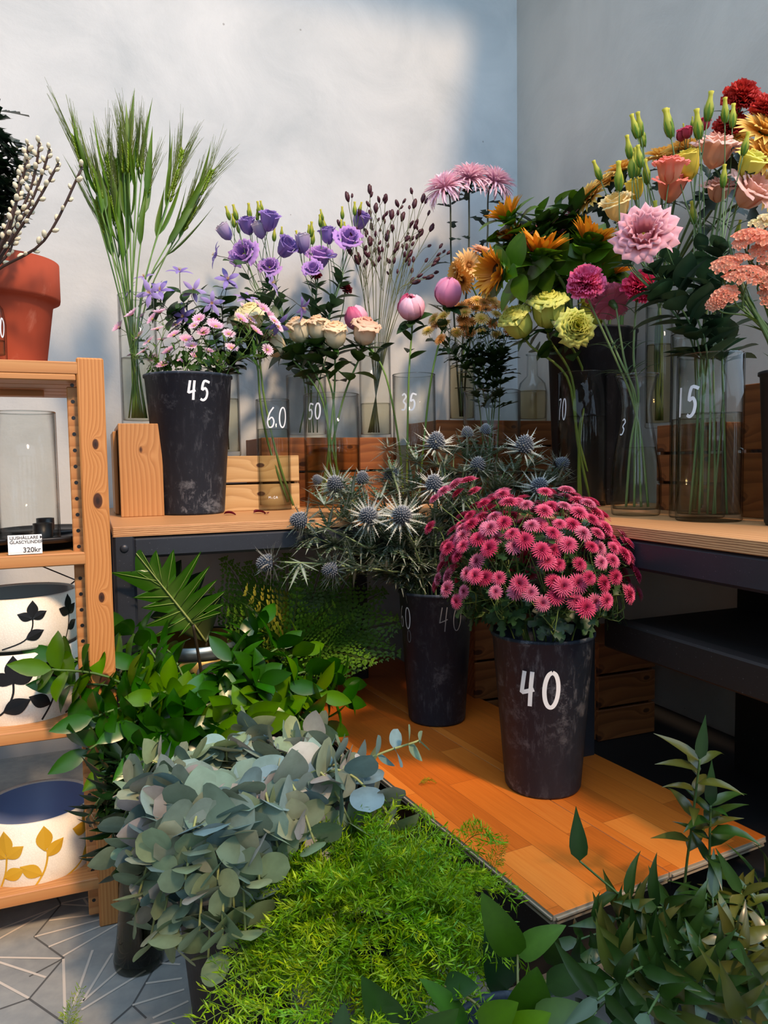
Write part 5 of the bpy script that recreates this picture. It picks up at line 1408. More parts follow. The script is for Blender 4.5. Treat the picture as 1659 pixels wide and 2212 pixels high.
lis('lisianthus stem with a cream-yellow ruffled bloom nearest the sunflowers', G2, vb2(1490), (1505, 775), (1405, 620), [(1338, 478, 0, 1.05, (-.4, -.5, .8)), (1375, 432, 3, .8, (-.2, -.3, 1))], [(1298, 376), (1338, 400), (1366, 372), (1376, 368)], 0, PEA, d15, .056, .05, fol=lf2(5))
lis('lisianthus stem with a wide open pink bloom hanging low', G2, vb2(1510), (1515, 775), (1440, 620), [(1388, 530, 1, 1.2, (-.3, -1, .3))], [(1362, 330), (1398, 385), (1385, 350), (1420, 470)], 0, PEA, d15, .056, .05, fol=lf2(6))
lis('lisianthus stem with two stacked salmon-pink blooms', G2, vb2(1528), (1530, 775), (1462, 600), [(1446, 438, 2, 1.1, (0, -.5, 1)), (1444, 398, 2, .95, (0, -.2, 1))], [(1385, 282), (1390, 305), (1378, 285), (1447, 268)], 0, PEA, d15, .056, .052, fol=lf2(6))
lis('lisianthus stem with the widest pale peach bloom at the top', G2, vb2(1545), (1540, 775), (1525, 600), [(1536, 365, 4, 1.2, (.15, -.3, 1)), (1492, 388, 3, 1.1, (-.3, -.3, 1))], [(1528, 248), (1510, 288), (1450, 285)], 0, PEA, d15, .056, .055, fol=lf2(6))
lis('lisianthus stem with a yellow rose-like bloom and a peach one below it', G2, vb2(1570), (1560, 775), (1560, 600), [(1606, 386, 5, 1.0, (.2, -.6, .8)), (1598, 446, 4, 1.2, (.3, -.7, .5))], [(1566, 252), (1582, 262), (1562, 392), (1605, 322)], 0, PEA, d15, .056, .055, fol=lf2(6))
lis('leafy lisianthus stem with peach bloom in the shadow at the back of vase 15', G2, vb2(1540), (1565, 775), (1530, 640), [(1548, 438, 4, .9, (0, -.4, .9))], [(1500, 470), (1590, 500)], 0, PEA, lambda x, y: D(x, y, v15.y + .08), .056, .045, fol=lf2(8))

# ---------------------------------------------------------------- golden chrysanthemums, red carnations, spray roses
GOLDM = [BMh('golden_chrysanthemum%d' % k, lambda: f_mum(4, rgb(206, 136, 30), rgb(238, 176, 66), rgb(246, 208, 116), 22, .10, .16, .1, -16), 'petal') for k in range(2)]
for (x, y, m_, ax, s, lb) in [(1277, 428, .20, (-.75, -.35, .5), 1.0, 'golden chrysanthemum drooping lowest at the sunflower end'), (1312, 398, .16, (-.5, -.3, .8), .95, 'golden chrysanthemum above the cream-yellow lisianthus'), (1345, 372, .18, (-.4, -.2, 1), 1.0, 'golden chrysanthemum below the first pair of yellow buds'), (1432, 345, .15, (-.1, -.25, 1), 1.05, 'golden chrysanthemum directly above the salmon lisianthus'),
        (1482, 330, .16, (0, -.2, 1), 1.0, 'golden chrysanthemum tucked behind the yellow lisianthus cup'), (1585, 312, .16, (.1, -.35, 1), 1.05, 'golden chrysanthemum behind the widest peach lisianthus'), (1648, 292, .22, (.2, -.7, .7), 1.1, 'golden chrysanthemum highest of all, at the picture edge'), (1645, 345, .24, (.2, -.6, .4), 1.0, 'orange-gold chrysanthemum under the highest one'), (1650, 410, .2, (.2, -.6, .2), .9, 'orange-gold chrysanthemum lowest at the picture edge')]:
    P = WR(x, y, m_)
    single('golden_chrysanthemum', lb, 'flower', None, vgo + V((rnd.uniform(-.01, .01), rnd.uniform(-.01, .01), .02)), [V((vgo.x, vgo.y, D(1422, 665, vgo.y).z)), V((vgo.x, vgo.y, D(1422, 665, vgo.y).z)).lerp(P, .6) + V((0, 0, .05))], P, ax, .0032, rgb(70, 92, 52), GOLDM[int(x) % 2], .060 * s, fol=mfol)
for (x, y, ax, s, lb) in [(1598, 225, (.1, -.55, .8), .046, 'red carnation topmost above the golden chrysanthemums'), (1655, 252, (.4, -.4, .8), .044, 'red carnation at the picture edge beside the topmost one'), (1578, 282, (-.3, -.5, .8), .04, 'red carnation just under the topmost one')]:
    P = WR(x, y, .2)
    single('carnation', lb, 'flower', None, vre + V((0, 0, .02)) + rv(.01) * 1, [D(1515 + (x - 1560) * .2, 726, vre.y), D(1530 + (x - 1560) * .5, 500, (vre.y + P.y) / 2)], P, ax, .0026, rgb(112, 138, 84), CAR[3], s, fol=cfol, calyx=CCAL)
SPR = BMh('spray_rose', lambda: f_rose(rgb(190, 40, 70), rgb(206, 66, 96), rgb(170, 60, 70), .3, 16), 'petal')
P0_ = [(1484, 300), (1508, 292), (1470, 306), (1520, 282)]
spray('spray_rose', 'small crimson spray roses and buds behind the tall yellow buds', 'flower', None, vre + V((.01, 0, .02)), [D(1500, 726, vre.y)], WR(1500, 380, .2), [('bloom', SPR, WR(x, y, .2), V((rnd.uniform(-.4, .4), -.4, 1)), .028) for x, y in P0_] + [('bud', LBUD, WR(1478, 288, .2), V((-.2, -.2, 1)), .022), ('bud', LBUD, WR(1494, 276, .2), V((0, -.2, 1)), .024)], .002, rgb(92, 110, 60), rf2 if False else None)

# ---------------------------------------------------------------- coral statice
STA = [BMh('statice%d' % k, lambda: f_statice(rgb(232, 144, 116), rgb(240, 176, 148)), 'petal') for k in range(2)]
STC = BMh('statice_cream', lambda: f_statice(rgb(232, 216, 160), rgb(226, 210, 170)), 'petal')
zR = D(1700, 800, brt.y).z - TZ
def sta(label, items, nd, me=None):
    p0 = in_dir(brt, D(*nd, brt.y), .04, zR)
    hs = [('flower_cluster', me or STA[i % 2], D(x, y, brt.y + dy), ax, s) for i, (x, y, dy, ax, s) in enumerate(items)]
    def fol(mb, path, br):
        for s in (.5, .7, .85): 
            p, td = at(path, s); leaf(mb, p, td + rv(.4), Z, .05, .012, rgb(80, 110, 60), .4, .3, 'l', 6)
    spray('statice_spray', label, 'flower', 'statice in the edge bucket', inpot(brt, .04), [p0], D(*nd, brt.y), hs, .0034, rgb(86, 116, 60), fol, 'leaf', .3)
sta('coral statice stem with the round tuft nearest the lisianthus leaves', [(1568, 575, 0, (-.3, -.6, .8), .030), (1600, 560, 0, (0, -.4, 1), .022)], (1610, 650))
sta('coral statice stem with a long tuft trailing down, lowest of the statice', [(1600, 605, -.03, (0, -.6, .9), .030), (1566, 640, -.03, (-.4, -.8, .5), .024), (1548, 655, -.03, (-.6, -.7, .3), .018), (1622, 590, -.03, (.1, -.5, .9), .026)], (1620, 680))
sta('coral statice stem highest at the picture edge', [(1620, 512, 0, (-.2, -.5, .9), .030), (1648, 520, 0, (.1, -.6, .8), .032), (1606, 524, 0, (-.5, -.5, .6), .022), (1650, 550, 0, (.1, -.8, .4), .028)], (1650, 620))
sta('coral statice stem cut off by the picture edge', [(1655, 600, 0, (.1, -.8, .4), .03), (1662, 640, 0, (.1, -.8, .3), .026)], (1665, 690))
sta('cream statice tuft above the coral ones', [(1650, 490, .02, (.1, -.5, .9), .028), (1662, 478, .02, (.2, -.5, .9), .026)], (1662, 600), STC)
for i in range(4):
    p0 = in_dir(brt, D(1620, 600, brt.y), .045, zR); path = curve([inpot(brt, .03), p0, D(1640 - 12 * i, 690 - 20 * i, brt.y), D(1600 - 8 * i, 600 - 26 * i, brt.y + .03)], 5)
    plant('bare_stalk', 'thick bare green flower stem leaning out of the statice bucket', 'stem', 'bare stems in the statice bucket', path, .0036, rgb(66, 94, 48))

# ---------------------------------------------------------------- fallen petals and sprigs
def petal_thing(name, label, p, L, Wd, col, yaw, grp=None):
    mb = MB(); d = V((cos(yaw), sin(yaw), .25)); leaf(mb, V((0, 0, .002)) - V((d.x, d.y, 0)) * L / 2, d, Z, L, Wd, col, .5, .9, 'o', 7, tuple(x * 1.3 for x in col))
    o = mb.build(name, M['petal'], None); o.location = p; tag(o, label, 'petal', grp)
for (x, y, L, yw, lb) in [(498, 1112, .034, .1, 'dark red fallen petal next to the bucket marked 45'), (562, 1109, .036, .5, 'dark red fallen petal before the slim vase marked 60'), (575, 1111, .018, 2.2, 'tiny dark red petal scrap beside the slim vase marked 60')]:
    petal_thing('fallen_petal', lb, onz(x, y, TZ + .0005), L, L * .7, rgb(92, 14, 32), yw)
petal_thing('fallen_petal', 'lilac fallen petal before the low pale crate', onz(523, 1103, TZ + .0005), .02, .012, rgb(140, 126, 190), 0)

# ---------------------------------------------------------------- sea holly in bucket 60
CONE = BMh('sea_holly_cone', f_cone, 'matte'); BRA = [BMh('sea_holly_bracts%d' % k, lambda: f_bracts(k), 'matte') for k in range(3)]
z60 = D(932, 1271, b60.y).z - BZ
ery = [(585, 1216, -.24, (-1, -.3, .0), 1.0, 0), (722, 1232, -.2, (-.9, -.5, .1), .95, 2), (656, 1126, -.17, (-.9, -.5, .2), 1.05, 2), (728, 1050, -.05, (-.3, -.8, .5), 1.1, 2), (782, 1040, .02, (.1, -.4, .9), .9, 2), (845, 1032, .02, (.1, -.5, .8), 1.0, 2), (798, 1118, -.13, (-.2, -.9, .4), 1.15, 0), (868, 1116, -.16, (.05, -1, .35), 1.2, 1),
       (838, 968, .0, (0, -.1, 1), .9, 2), (942, 962, .0, (0, -.5, .9), 1.15, 1), (938, 1052, -.08, (0, -.6, .8), 1.1, 0), (1131, 970, .02, (.1, -.5, .9), 1.2, 1), (1032, 1010, .03, (0, -.6, .7), 1.0, 2), (1162, 1056, -.02, (.2, -.7, .6), 1.1, 0), (1206, 1006, .06, (.9, -.4, .5), .95, 2), (1226, 1080, .02, (.4, -.3, .9), .9, 0), (1010, 942, .06, (-.1, -.2, 1), .8, 2), (1048, 935, .06, (.1, -.2, 1), .75, 2), (690, 1042, .04, (-.6, -.2, .8), .7, 2)]
wh = ['lowest and furthest out over the ferns', 'hanging just above the fern fronds', 'in front of the dark bench apron', 'before the peach rose vase, nearest its foot', 'behind the paired heads near vase 50', 'at mid height under the vase marked 35', 'silvery, left of the brightest one', 'brightest and silveriest, above the rim of bucket 60',
      'pointing straight up with no cone showing', 'pale, highest before the peony vase', 'peeping over the pink button flowers', 'large silvery star before the vase marked 70', 'half shaded beneath the amber button vase', 'dark, just above the pink button flowers', 'pointing sideways at the vase marked 70', 'lowest beside the vase marked 70', 'small and dark under the amber button vase', 'small, right under the wide rimmed vase', 'small, leaning towards the slim vase marked 60']
for i, (x, y, dy, ax, s, bk) in enumerate(ery):
    p = D(x, y, b60.y + dy); m_ = in_dir(b60, p, 76 * s60, z60)
    m2 = m_.lerp(p, .45) + V((0, -.02, .03))
    pts = [inpot(b60, .04), m_, m2, p - V(ax).normalized() * .03]
    path = curve(pts, 6)
    t = plant('sea_holly', 'sea holly thistle head ' + wh[i], 'flower', 'sea holly in bucket 60', path, .0028, rgb(122, 140, 96))
    o = head(t, 'bracts', BRA[bk], p, ax, .038 * s); head(t, 'cone', CONE, p, ax, .034 * s) if i != 8 else None
    mb = MB()
    for s_ in (.5, .66, .8, .9):
        q, td = at(path, s_)
        for k in range(2 if s_ > .6 else 3):
            d = (td * .6 + rv(.9)).normalized(); spiny_leaf(mb, q, d, rnd.uniform(.055, .09), rgb(68, 102, 66))
    mb.build('leaves', M['matte'], t)
for i, (x, y, dy) in enumerate([(960, 1010, 0), (1090, 1020, .02), (1000, 1060, -.03), (1080, 1060, 0), (860, 1180, -.1), (800, 1190, -.08), (900, 1140, -.08), (780, 1160, -.1), (1180, 1040, .05), (930, 1190, -.05), (840, 1230, -.06), (760, 1130, -.1), (700, 1090, -.1), (760, 1080, -.06), (820, 1080, -.08), (900, 1000, .0), (980, 980, .03), (1060, 985, .04), (1110, 1050, .02), (1200, 1050, .04), (890, 1060, -.05), (940, 1120, -.08), (720, 1180, -.14), (830, 1160, -.1), (880, 1210, -.06), (680, 1160, -.15), (1140, 1010, .05), (1000, 1020, .0)]):
    p = D(x, y, b60.y + dy); m_ = in_dir(b60, p, 70 * s60, z60); path = curve([inpot(b60, .04), m_, p], 6)
    t = plant('sea_holly_side_shoot', 'spiny leafy sea holly side shoot in the bucket marked 60', 'foliage', 'sea holly side shoots', path, .002, rgb(112, 130, 84)); mb = MB()
    for s_ in (.6, .75, .88, 1.0):
        q, td = at(path, s_)
        for k in range(3): spiny_leaf(mb, q, (td * .5 + rv(.9)).normalized(), rnd.uniform(.055, .095), rgb(62, 96, 62))
    mb.build('leaves', M['matte'], t)

# ---------------------------------------------------------------- pink button chrysanthemums in bucket 40
PKM = [BMh('pink_button%d' % k, lambda: f_mum(6, ce, cm, ct, 24, .078, .2, 0, -14), 'petal') for k, (ce, cm, ct) in enumerate([(rgb(90, 10, 36), rgb(198, 28, 78), rgb(222, 104, 140)), (rgb(100, 14, 42), rgb(190, 26, 74), rgb(206, 72, 112)), (rgb(110, 18, 48), rgb(184, 36, 86), rgb(224, 136, 164))])]
z40 = D(1168, 1360, b40.y).z - BZ
cz = V((b40.x - .018, b40.y - .01, BZ + z40 + .075)); hh_ = []
tries = 0
while len(hh_) < 225 and tries < 20000:
    tries += 1
    th = rnd.uniform(0, 2 * PI); e = math.asin(rnd.uniform(.0, .95)); d = V((cos(e) * cos(th), cos(e) * sin(th), sin(e)))
    R = V((.188, .165, .185)); k = rnd.uniform(.9, 1.04); p = cz + V((d.x * R.x * k, d.y * R.y * k, d.z * R.z * k + (.02 if d.z > .3 else 0)))
    if all((p - q[0]).length > .0195 for q in hh_): hh_.append((p, d))
for x, y in [(985, 1048), (960, 1062), (1012, 1040), (940, 1078), (990, 1066), (1350, 1175), (1342, 1205), (1318, 1160), (1025, 1062), (930, 1140)]:
    p = D(x, y, b40.y - .02); hh_.append((p, (p - cz).normalized()))
NS = 14; spr = [[] for _ in range(NS)]
for p, d in hh_:
    a = math.atan2(d.y, d.x) % (2 * PI); i = int(a / (2 * PI) * 10) if d.z < .62 else 10 + int(a / (2 * PI) * 4)
    spr[min(i, NS - 1)].append((p, d))
for i, gs in enumerate(spr):
    if not gs: continue
    cen = sum((g[0] for g in gs), V((0, 0, 0))) / len(gs); hs = []
    for p, d in gs:
        s = rnd.uniform(.0135, .0195)
        hs.append(('flower_head', PKM[rnd.randrange(3)], p, d * 1.0 + V((0, -.15, .28)) + rv(.22), s))
    base = V((b40.x, b40.y, BZ + .05)); nd = base.lerp(cen, .70) + V((0, 0, .02)); nd.z = max(nd.z, BZ + z40 + .03)
    def fol(mb, path, br):
        add_leaves(mb, path, .55, 1, 9, .042, .030, rgb(52, 80, 52), 'lob', .2, .6, .3)
        for b in br: add_leaves(mb, b, .1, .85, 3, .032, .022, rgb(56, 86, 50), 'lob', .2, .5, .3)
    spray('pink_chrysanthemum_spray', 'spray of crimson-pink button chrysanthemums in the bucket marked 40', 'flower', 'pink chrysanthemums in bucket 40', inpot(b40, .05), [in_dir(b40, cen, 85 * s40, z40)], nd, hs, .0019, rgb(94, 116, 54), fol, 'leaf', .5)

# ---------------------------------------------------------------- fern fronds
def f_frond(c0, c1):
    mb = MB(); N = 12
    ax = [V((0, s * 1.0, .22 * sin(s * PI * .6) - .30 * s * s)) for s in [k / 20 for k in range(21)]]
    mb.tube(ax, [.008 * (1 - .7 * k / 20) for k in range(21)], 4, rgb(96, 110, 50))
    for k in range(N):
        s = .22 + .76 * k / (N - 1); p, td = at(ax, s); Lp = .36 * (1 - (k / (N - 1)) ** 1.15) + .03
        for sg in (-1, 1):
            d = V((sg, .55, rnd.uniform(-.12, .02))).normalized(); np_ = max(3, int(Lp / .042))
            c = jit(mixc(c0, c1, k / N), .12)
            for q in range(np_):
                sp = (q + .6) / np_; o = p + d * Lp * sp - V((0, 0, .12 * Lp * sp * sp)); l = .085 * (1 - .75 * sp) * (Lp / .36) ** .5 + .012
                for s2 in (-1, 1):
                    dd = (d * .75 + V((-s2 * d.y * sg * 1.0, s2 * abs(d.x), 0)) * .9).normalized()
                    leaf(mb, o, dd, Z, l * 1.05, l * .62, jit(c, .1), .15, .3, 'e', 3)
            leaf(mb, p + d * Lp * .92, d, Z, .04, .016, c, .1, .2, 'e', 3)
    return mb
FRO = [BMh('fern_frond%d' % k, lambda: f_frond(rgb(84, 132, 60), rgb(124, 168, 72)) if k < 2 else f_frond(rgb(170, 176, 76), rgb(226, 220, 110)), 'leaf') for k in range(3)]
zf_ = .31
for i, (x, y, dep, k, roll) in enumerate([(498, 1225, 2.0, 0, 0), (545, 1232, 2.05, 1, .2), (480, 1290, 1.85, 0, -.3), (620, 1215, 2.1, 0, .1), (690, 1235, 2.1, 1, .3), (750, 1250, 2.08, 0, .3), (812, 1285, 2.05, 1, .5), (850, 1345, 2.0, 0, .6), (838, 1405, 1.92, 1, .6), (780, 1420, 1.84, 0, .5), (560, 1295, 1.72, 2, .1), (690, 1390, 1.74, 1, .5), (700, 1320, 1.8, 1, .4), (640, 1300, 1.78, 0, .2), (600, 1400, 1.7, 1, .2), (740, 1340, 1.86, 1, .5), (550, 1380, 1.72, 0, -.1), (650, 1440, 1.7, 1, .3), (720, 1450, 1.76, 0, .4), (520, 1330, 1.76, 1, -.2)]):
    tip = D(x, y, dep); o = V((bfe.x, bfe.y, .10)) + V((rnd.uniform(-.04, .04), rnd.uniform(-.04, .04), 0)); st = in_dir(bfe, tip, .08, zf_ + .06)
    dv = tip - st; L = dv.length * 1.12
    yv = dv.normalized(); xv = yv.cross(Z * .6 + tocam(tip) * .9).normalized(); xv = (Matrix.Rotation(roll * .5 + rnd.uniform(-.25, .25), 3, yv) @ xv); zv = xv.cross(yv)
    Mx = Matrix((xv, yv, zv)).transposed().to_4x4(); 
    t = thing('fern_frond', st, ('olive-yellow leather fern frond arching out of the shaded bucket' if k == 2 else 'dark green leather fern frond under the workbench'), 'fern', 'yellowing fern fronds' if k == 2 else 'dark fern fronds')
    mb = MB(); mb.tube(curve([o, st.lerp(o, .3), st], 4), .002, 5, rgb(96, 100, 50)); mb.build('stem', M['stem'], t)
    link('frond_blade', FRO[k], t, Matrix.Translation(st) @ Mx @ Matrix.Scale(L, 4))

# ---------------------------------------------------------------- split-leaf philodendron in the tin pail
def philo(label, base, tip, left, right, dep, col, stem_top, sc=(1, 0, 0)):
    """left/right: boundary from base to tip as (kind, x, y): 's' sinus or 't' lobe tip, photo columns and rows"""
    k_, ox, oy = sc
    px = lambda x, y: (ox + x * k_, oy + y * k_)
    bx, by = px(*base); tx, ty = px(*tip)
    B = D(bx, by, dep); mb = MB()
    def P3(x, y):
        dx, dy = x - bx, y - by; q = math.hypot(dx, dy) / 230
        return D(x, y, dep - .05 * q * (1 - .45 * q) + .00022 * (dx + dy))
    def foot(x, y):
        f = max(.0, min(1, ((x - bx) * (tx - bx) + (y - by) * (ty - by)) / ((tx - bx) ** 2 + (ty - by) ** 2) * .8))
        return bx + (tx - bx) * f, by + (ty - by) * f
    NM = 12; mid = [(bx + (tx - bx) * i / NM, by + (ty - by) * i / NM) for i in range(NM + 1)]
    for side in (left, right):
        pts = [(bx, by)]; seq = [(kd, *px(x, y)) for kd, x, y in side]; seq = [(kd, x, y) if kd == 't' else (kd, x + (foot(x, y)[0] - x) * .28, y + (foot(x, y)[1] - y) * .28) for kd, x, y in seq]
        for i, (kd, x, y) in enumerate(seq):
            if kd == 's': pts.append((x, y)); continue
            a = pts[-1]; b = seq[i + 1][1:] if i + 1 < len(seq) else (tx, ty)
            cx, cy = (a[0] + b[0]) / 2, (a[1] + b[1]) / 2
            for f in (.35, .65, .86): pts.append((a[0] + (x - a[0]) * f + (a[0] - cx) * .16 * sin(PI * f), a[1] + (y - a[1]) * f + (a[1] - cy) * .16 * sin(PI * f)))
            pts.append((x, y))
            for f in (.86, .65, .35): pts.append((b[0] + (x - b[0]) * f + (b[0] - cx) * .16 * sin(PI * f), b[1] + (y - b[1]) * f + (b[1] - cy) * .16 * sin(PI * f)))
        pts.append((tx, ty))
        n = len(pts); vs = []; cs = []
        for i, (x, y) in enumerate(pts):
            f = min(1, max(0, ((x - bx) * (tx - bx) + (y - by) * (ty - by)) / ((tx - bx) ** 2 + (ty - by) ** 2) * .55 + i / (n - 1) * .45)) if 0 < i < n - 1 else (0 if i == 0 else 1)
            f = min(f, i / (n - 1) + .06); f = max(f - .10, 0) if i < n - 1 else 1
            mx, my = bx + (tx - bx) * f, by + (ty - by) * f
            for s in (0, .5, 1): 
                vs.append(P3(mx + (x - mx) * s, my + (y - my) * s)); cs.append(mixc(mixc(col, (.45, .55, .2), .3), col, min(1, s * 1.6)))
        fs = [q for i in range(n - 1) for q in ((3 * i, 3 * i + 1, 3 * i + 4, 3 * i + 3), (3 * i + 1, 3 * i + 2, 3 * i + 5, 3 * i + 4))]
        mb.add(vs, fs, cs)
    path = curve([V((pz.x + .02, pz.y, .03)), D(*stem_top, dep + .06), B], 7)
    t = plant('philodendron', label, 'foliage', None, path, .0042, rgb(52, 46, 34)); o = mb.build('leaf_blade', M['glossy'], t); bf(o)
    mb = MB(); ml = [P3(*q) + tocam(B) * .0015 for q in mid]; mb.tube(ml, [.0028 * (1 - .06 * k) for k in range(NM + 1)], 5, rgb(150, 164, 96))
    for side in (left, right):
        for kd, x, y in side:
            if kd == 't':
                x, y = px(x, y); f = max(.04, min(.9, ((x - bx) * (tx - bx) + (y - by) * (ty - by)) / ((tx - bx) ** 2 + (ty - by) ** 2) * .6))
                a = (bx + (tx - bx) * f, by + (ty - by) * f); mb.tube([P3(a[0] + (x - a[0]) * s, a[1] + (y - a[1]) * s) + tocam(B) * .001 for s in (0, .3, .6, .92)], [.0011, .0009, .0007, .0003], 4, rgb(130, 156, 76))
    mb.build('leaf_veins', M['stem'], t)
def bf(o): pass
ZP = (1 / 2.9625, 0, 760)
philo('large bright split philodendron leaf rising before the black bench leg', (1235, 1745), (872, 1290),
      [('t', 1140, 1828), ('s', 1175, 1782), ('t', 962, 1832), ('s', 1085, 1762), ('t', 915, 1758), ('s', 1085, 1685), ('t', 900, 1638), ('s', 1045, 1625), ('t', 846, 1572), ('s', 985, 1575), ('t', 705, 1410), ('s', 905, 1448), ('t', 866, 1400)],
      [('t', 1425, 1665), ('s', 1335, 1640), ('t', 1442, 1612), ('s', 1325, 1600), ('t', 1450, 1526), ('s', 1290, 1560), ('t', 1395, 1452), ('s', 1262, 1515), ('t', 1346, 1366), ('s', 1205, 1475), ('t', 1290, 1272), ('s', 1140, 1440), ('t', 1112, 1262), ('s', 1040, 1375), ('t', 1000, 1268), ('s', 945, 1330), ('t', 900, 1266)], 1.62, rgb(70, 124, 44), (440, 1500), ZP)
philo('dark philodendron leaf low in the tin pail', (1185, 2140), (960, 1960), [('t', 1010, 2120), ('s', 1050, 2060), ('t', 950, 2030)], [('t', 1130, 2000), ('s', 1060, 2010), ('t', 1030, 1950)], 1.66, rgb(36, 66, 50), (420, 1520), ZP)
philo('second dark philodendron leaf behind the bright one', (1320, 1860), (1020, 1420), [('t', 960, 1700), ('s', 1060, 1640), ('t', 880, 1560), ('s', 1000, 1520), ('t', 900, 1440)], [('t', 1420, 1560), ('s', 1260, 1560), ('t', 1320, 1400), ('s', 1150, 1440), ('t', 1160, 1330)], 1.78, rgb(28, 48, 34), (445, 1500), ZP)

# ---------------------------------------------------------------- broad ruscus
def rus(x, y, dep, n, L, Wd, col, c, zr, name, label, grp, m='glossy', s0=.42, shape='e', r=.0026, sag=.05, cam_=.5, el=.35):
    tip = D(x, y, dep); st = in_dir(c, tip, .08, zr); base = V((c[0], c[1], .03)) + V((rnd.uniform(-.03, .03), rnd.uniform(-.03, .03), 0))
    path = curve([base, st, st.lerp(tip, .55) + V((0, 0, sag)), tip], 6)
    t = plant(name, label, 'foliage', grp, path, r, rgb(72, 104, 44)); mb = MB()
    add_leaves(mb, path, s0, 1.0, n, L, Wd, col, shape, .22, .45, el, None, .35, False, None, cam_)
    p, td = at(path, 1.0); leaf(mb, p, td, tocam(p), L, Wd * .8, jit(col, .2), .2, .3, shape, 6)
    mb.build('leaves', M[m], t)
for i, (x, y, dep) in enumerate([(112, 1446, 1.30), (150, 1480, 1.34), (130, 1420, 1.38), (200, 1550, 1.30), (244, 1440, 1.42), (275, 1362, 1.5), (300, 1440, 1.4), (340, 1390, 1.55), (340, 1500, 1.36), (525, 1390, 1.55), (565, 1350, 1.6), (600, 1400, 1.55), (650, 1410, 1.6), (700, 1450, 1.6), (740, 1475, 1.62), (735, 1510, 1.58), (690, 1500, 1.5), (620, 1480, 1.46), (560, 1470, 1.42), (500, 1430, 1.45), (590, 1540, 1.40), (660, 1560, 1.45), (700, 1560, 1.55), (190, 1620, 1.30), (250, 1640, 1.30), (290, 1560, 1.32), (360, 1590, 1.3), (430, 1590, 1.34), (500, 1540, 1.36), (240, 1540, 1.34), (400, 1540, 1.36), (310, 1620, 1.28), (540, 1570, 1.34), (480, 1480, 1.42)]):
    rus(x, y, dep, 15, .074, .040, rgb(54, 106, 34) if i % 4 else rgb(92, 134, 42), brs, .31, 'ruscus_branch', 'broad glossy green ruscus stem between shelf post and board', 'broad ruscus by the bench leg')
# dark narrow ruscus in the floor vase
zv = zf(1790)
for i, (x, y, dep) in enumerate([(225, 1680, 1.25), (260, 1640, 1.28), (300, 1660, 1.3), (240, 1720, 1.22), (215, 1780, 1.22), (235, 1850, 1.2), (270, 1760, 1.2), (320, 1700, 1.26), (250, 1900, 1.2), (190, 1765, 1.22), (300, 1800, 1.2), (280, 1700, 1.24), (230, 1640, 1.3)]):
    c = vfl; tip = D(x, y, dep); st = V((vfl.x, vfl.y, zv)) + V((rnd.uniform(-.025, .025), rnd.uniform(-.025, .025), .0)); path = curve([V((vfl.x, vfl.y, .03)) + rv(.01) + V((0, 0, .01)), st, st.lerp(tip, .5) + V((0, 0, .05)), tip], 6)
    t = plant('narrow_ruscus_branch', 'dark narrow-leaved ruscus stem in the grey floor vase', 'foliage', 'narrow ruscus in the floor vase', path, .0018, rgb(52, 74, 36)); mb = MB()
    add_leaves(mb, path, .4, 1, 18, .052, .017, rgb(34, 60, 30), 'l', .3, .4, .5, None, .35, False, None, .4); mb.build('leaves', M['glossy'], t)

# ---------------------------------------------------------------- eucalyptus
EU = [rgb(138, 160, 150), rgb(122, 150, 152), rgb(160, 168, 142), rgb(178, 174, 166), rgb(128, 154, 136)]
eu_pts = [(278, 1696, 1.10), (322, 1640, 1.14), (360, 1690, 1.08), (420, 1640, 1.14), (488, 1610, 1.18), (543, 1572, 1.22), (585, 1612, 1.18), (640, 1600, 1.22), (695, 1580, 1.25), (742, 1630, 1.2), (800, 1650, 1.2), (832, 1760, 1.12), (760, 1780, 1.06), (700, 1740, 1.06), (620, 1700, 1.06), (560, 1700, 1.04), (480, 1730, 1.02), (410, 1720, 1.02), (330, 1760, 1.02), (285, 1840, 1.0), (330, 1890, .98), (292, 1980, 1.0), (322, 2040, 1.02), (400, 1980, .96), (450, 2068, .95), (505, 1960, .94), (560, 1900, .95), (520, 1840, .95), (430, 1850, .95), (600, 1830, .98), (680, 1820, 1.0), (905, 1600, 1.12), (858, 1780, 1.08), (575, 1990, .98), (380, 1800, .98), (640, 1770, 1.0), (300, 1930, .97), (350, 1840, .95), (400, 1900, .93), (350, 2000, .97), (430, 2010, .93), (480, 2020, .92), (530, 2010, .93), (380, 2050, .95), (310, 1880, 1.0), (255, 1850, 1.05), (470, 1900, .93), (360, 1930, .97), (540, 1770, .98), (720, 1690, 1.12), (600, 1740, 1.02)]
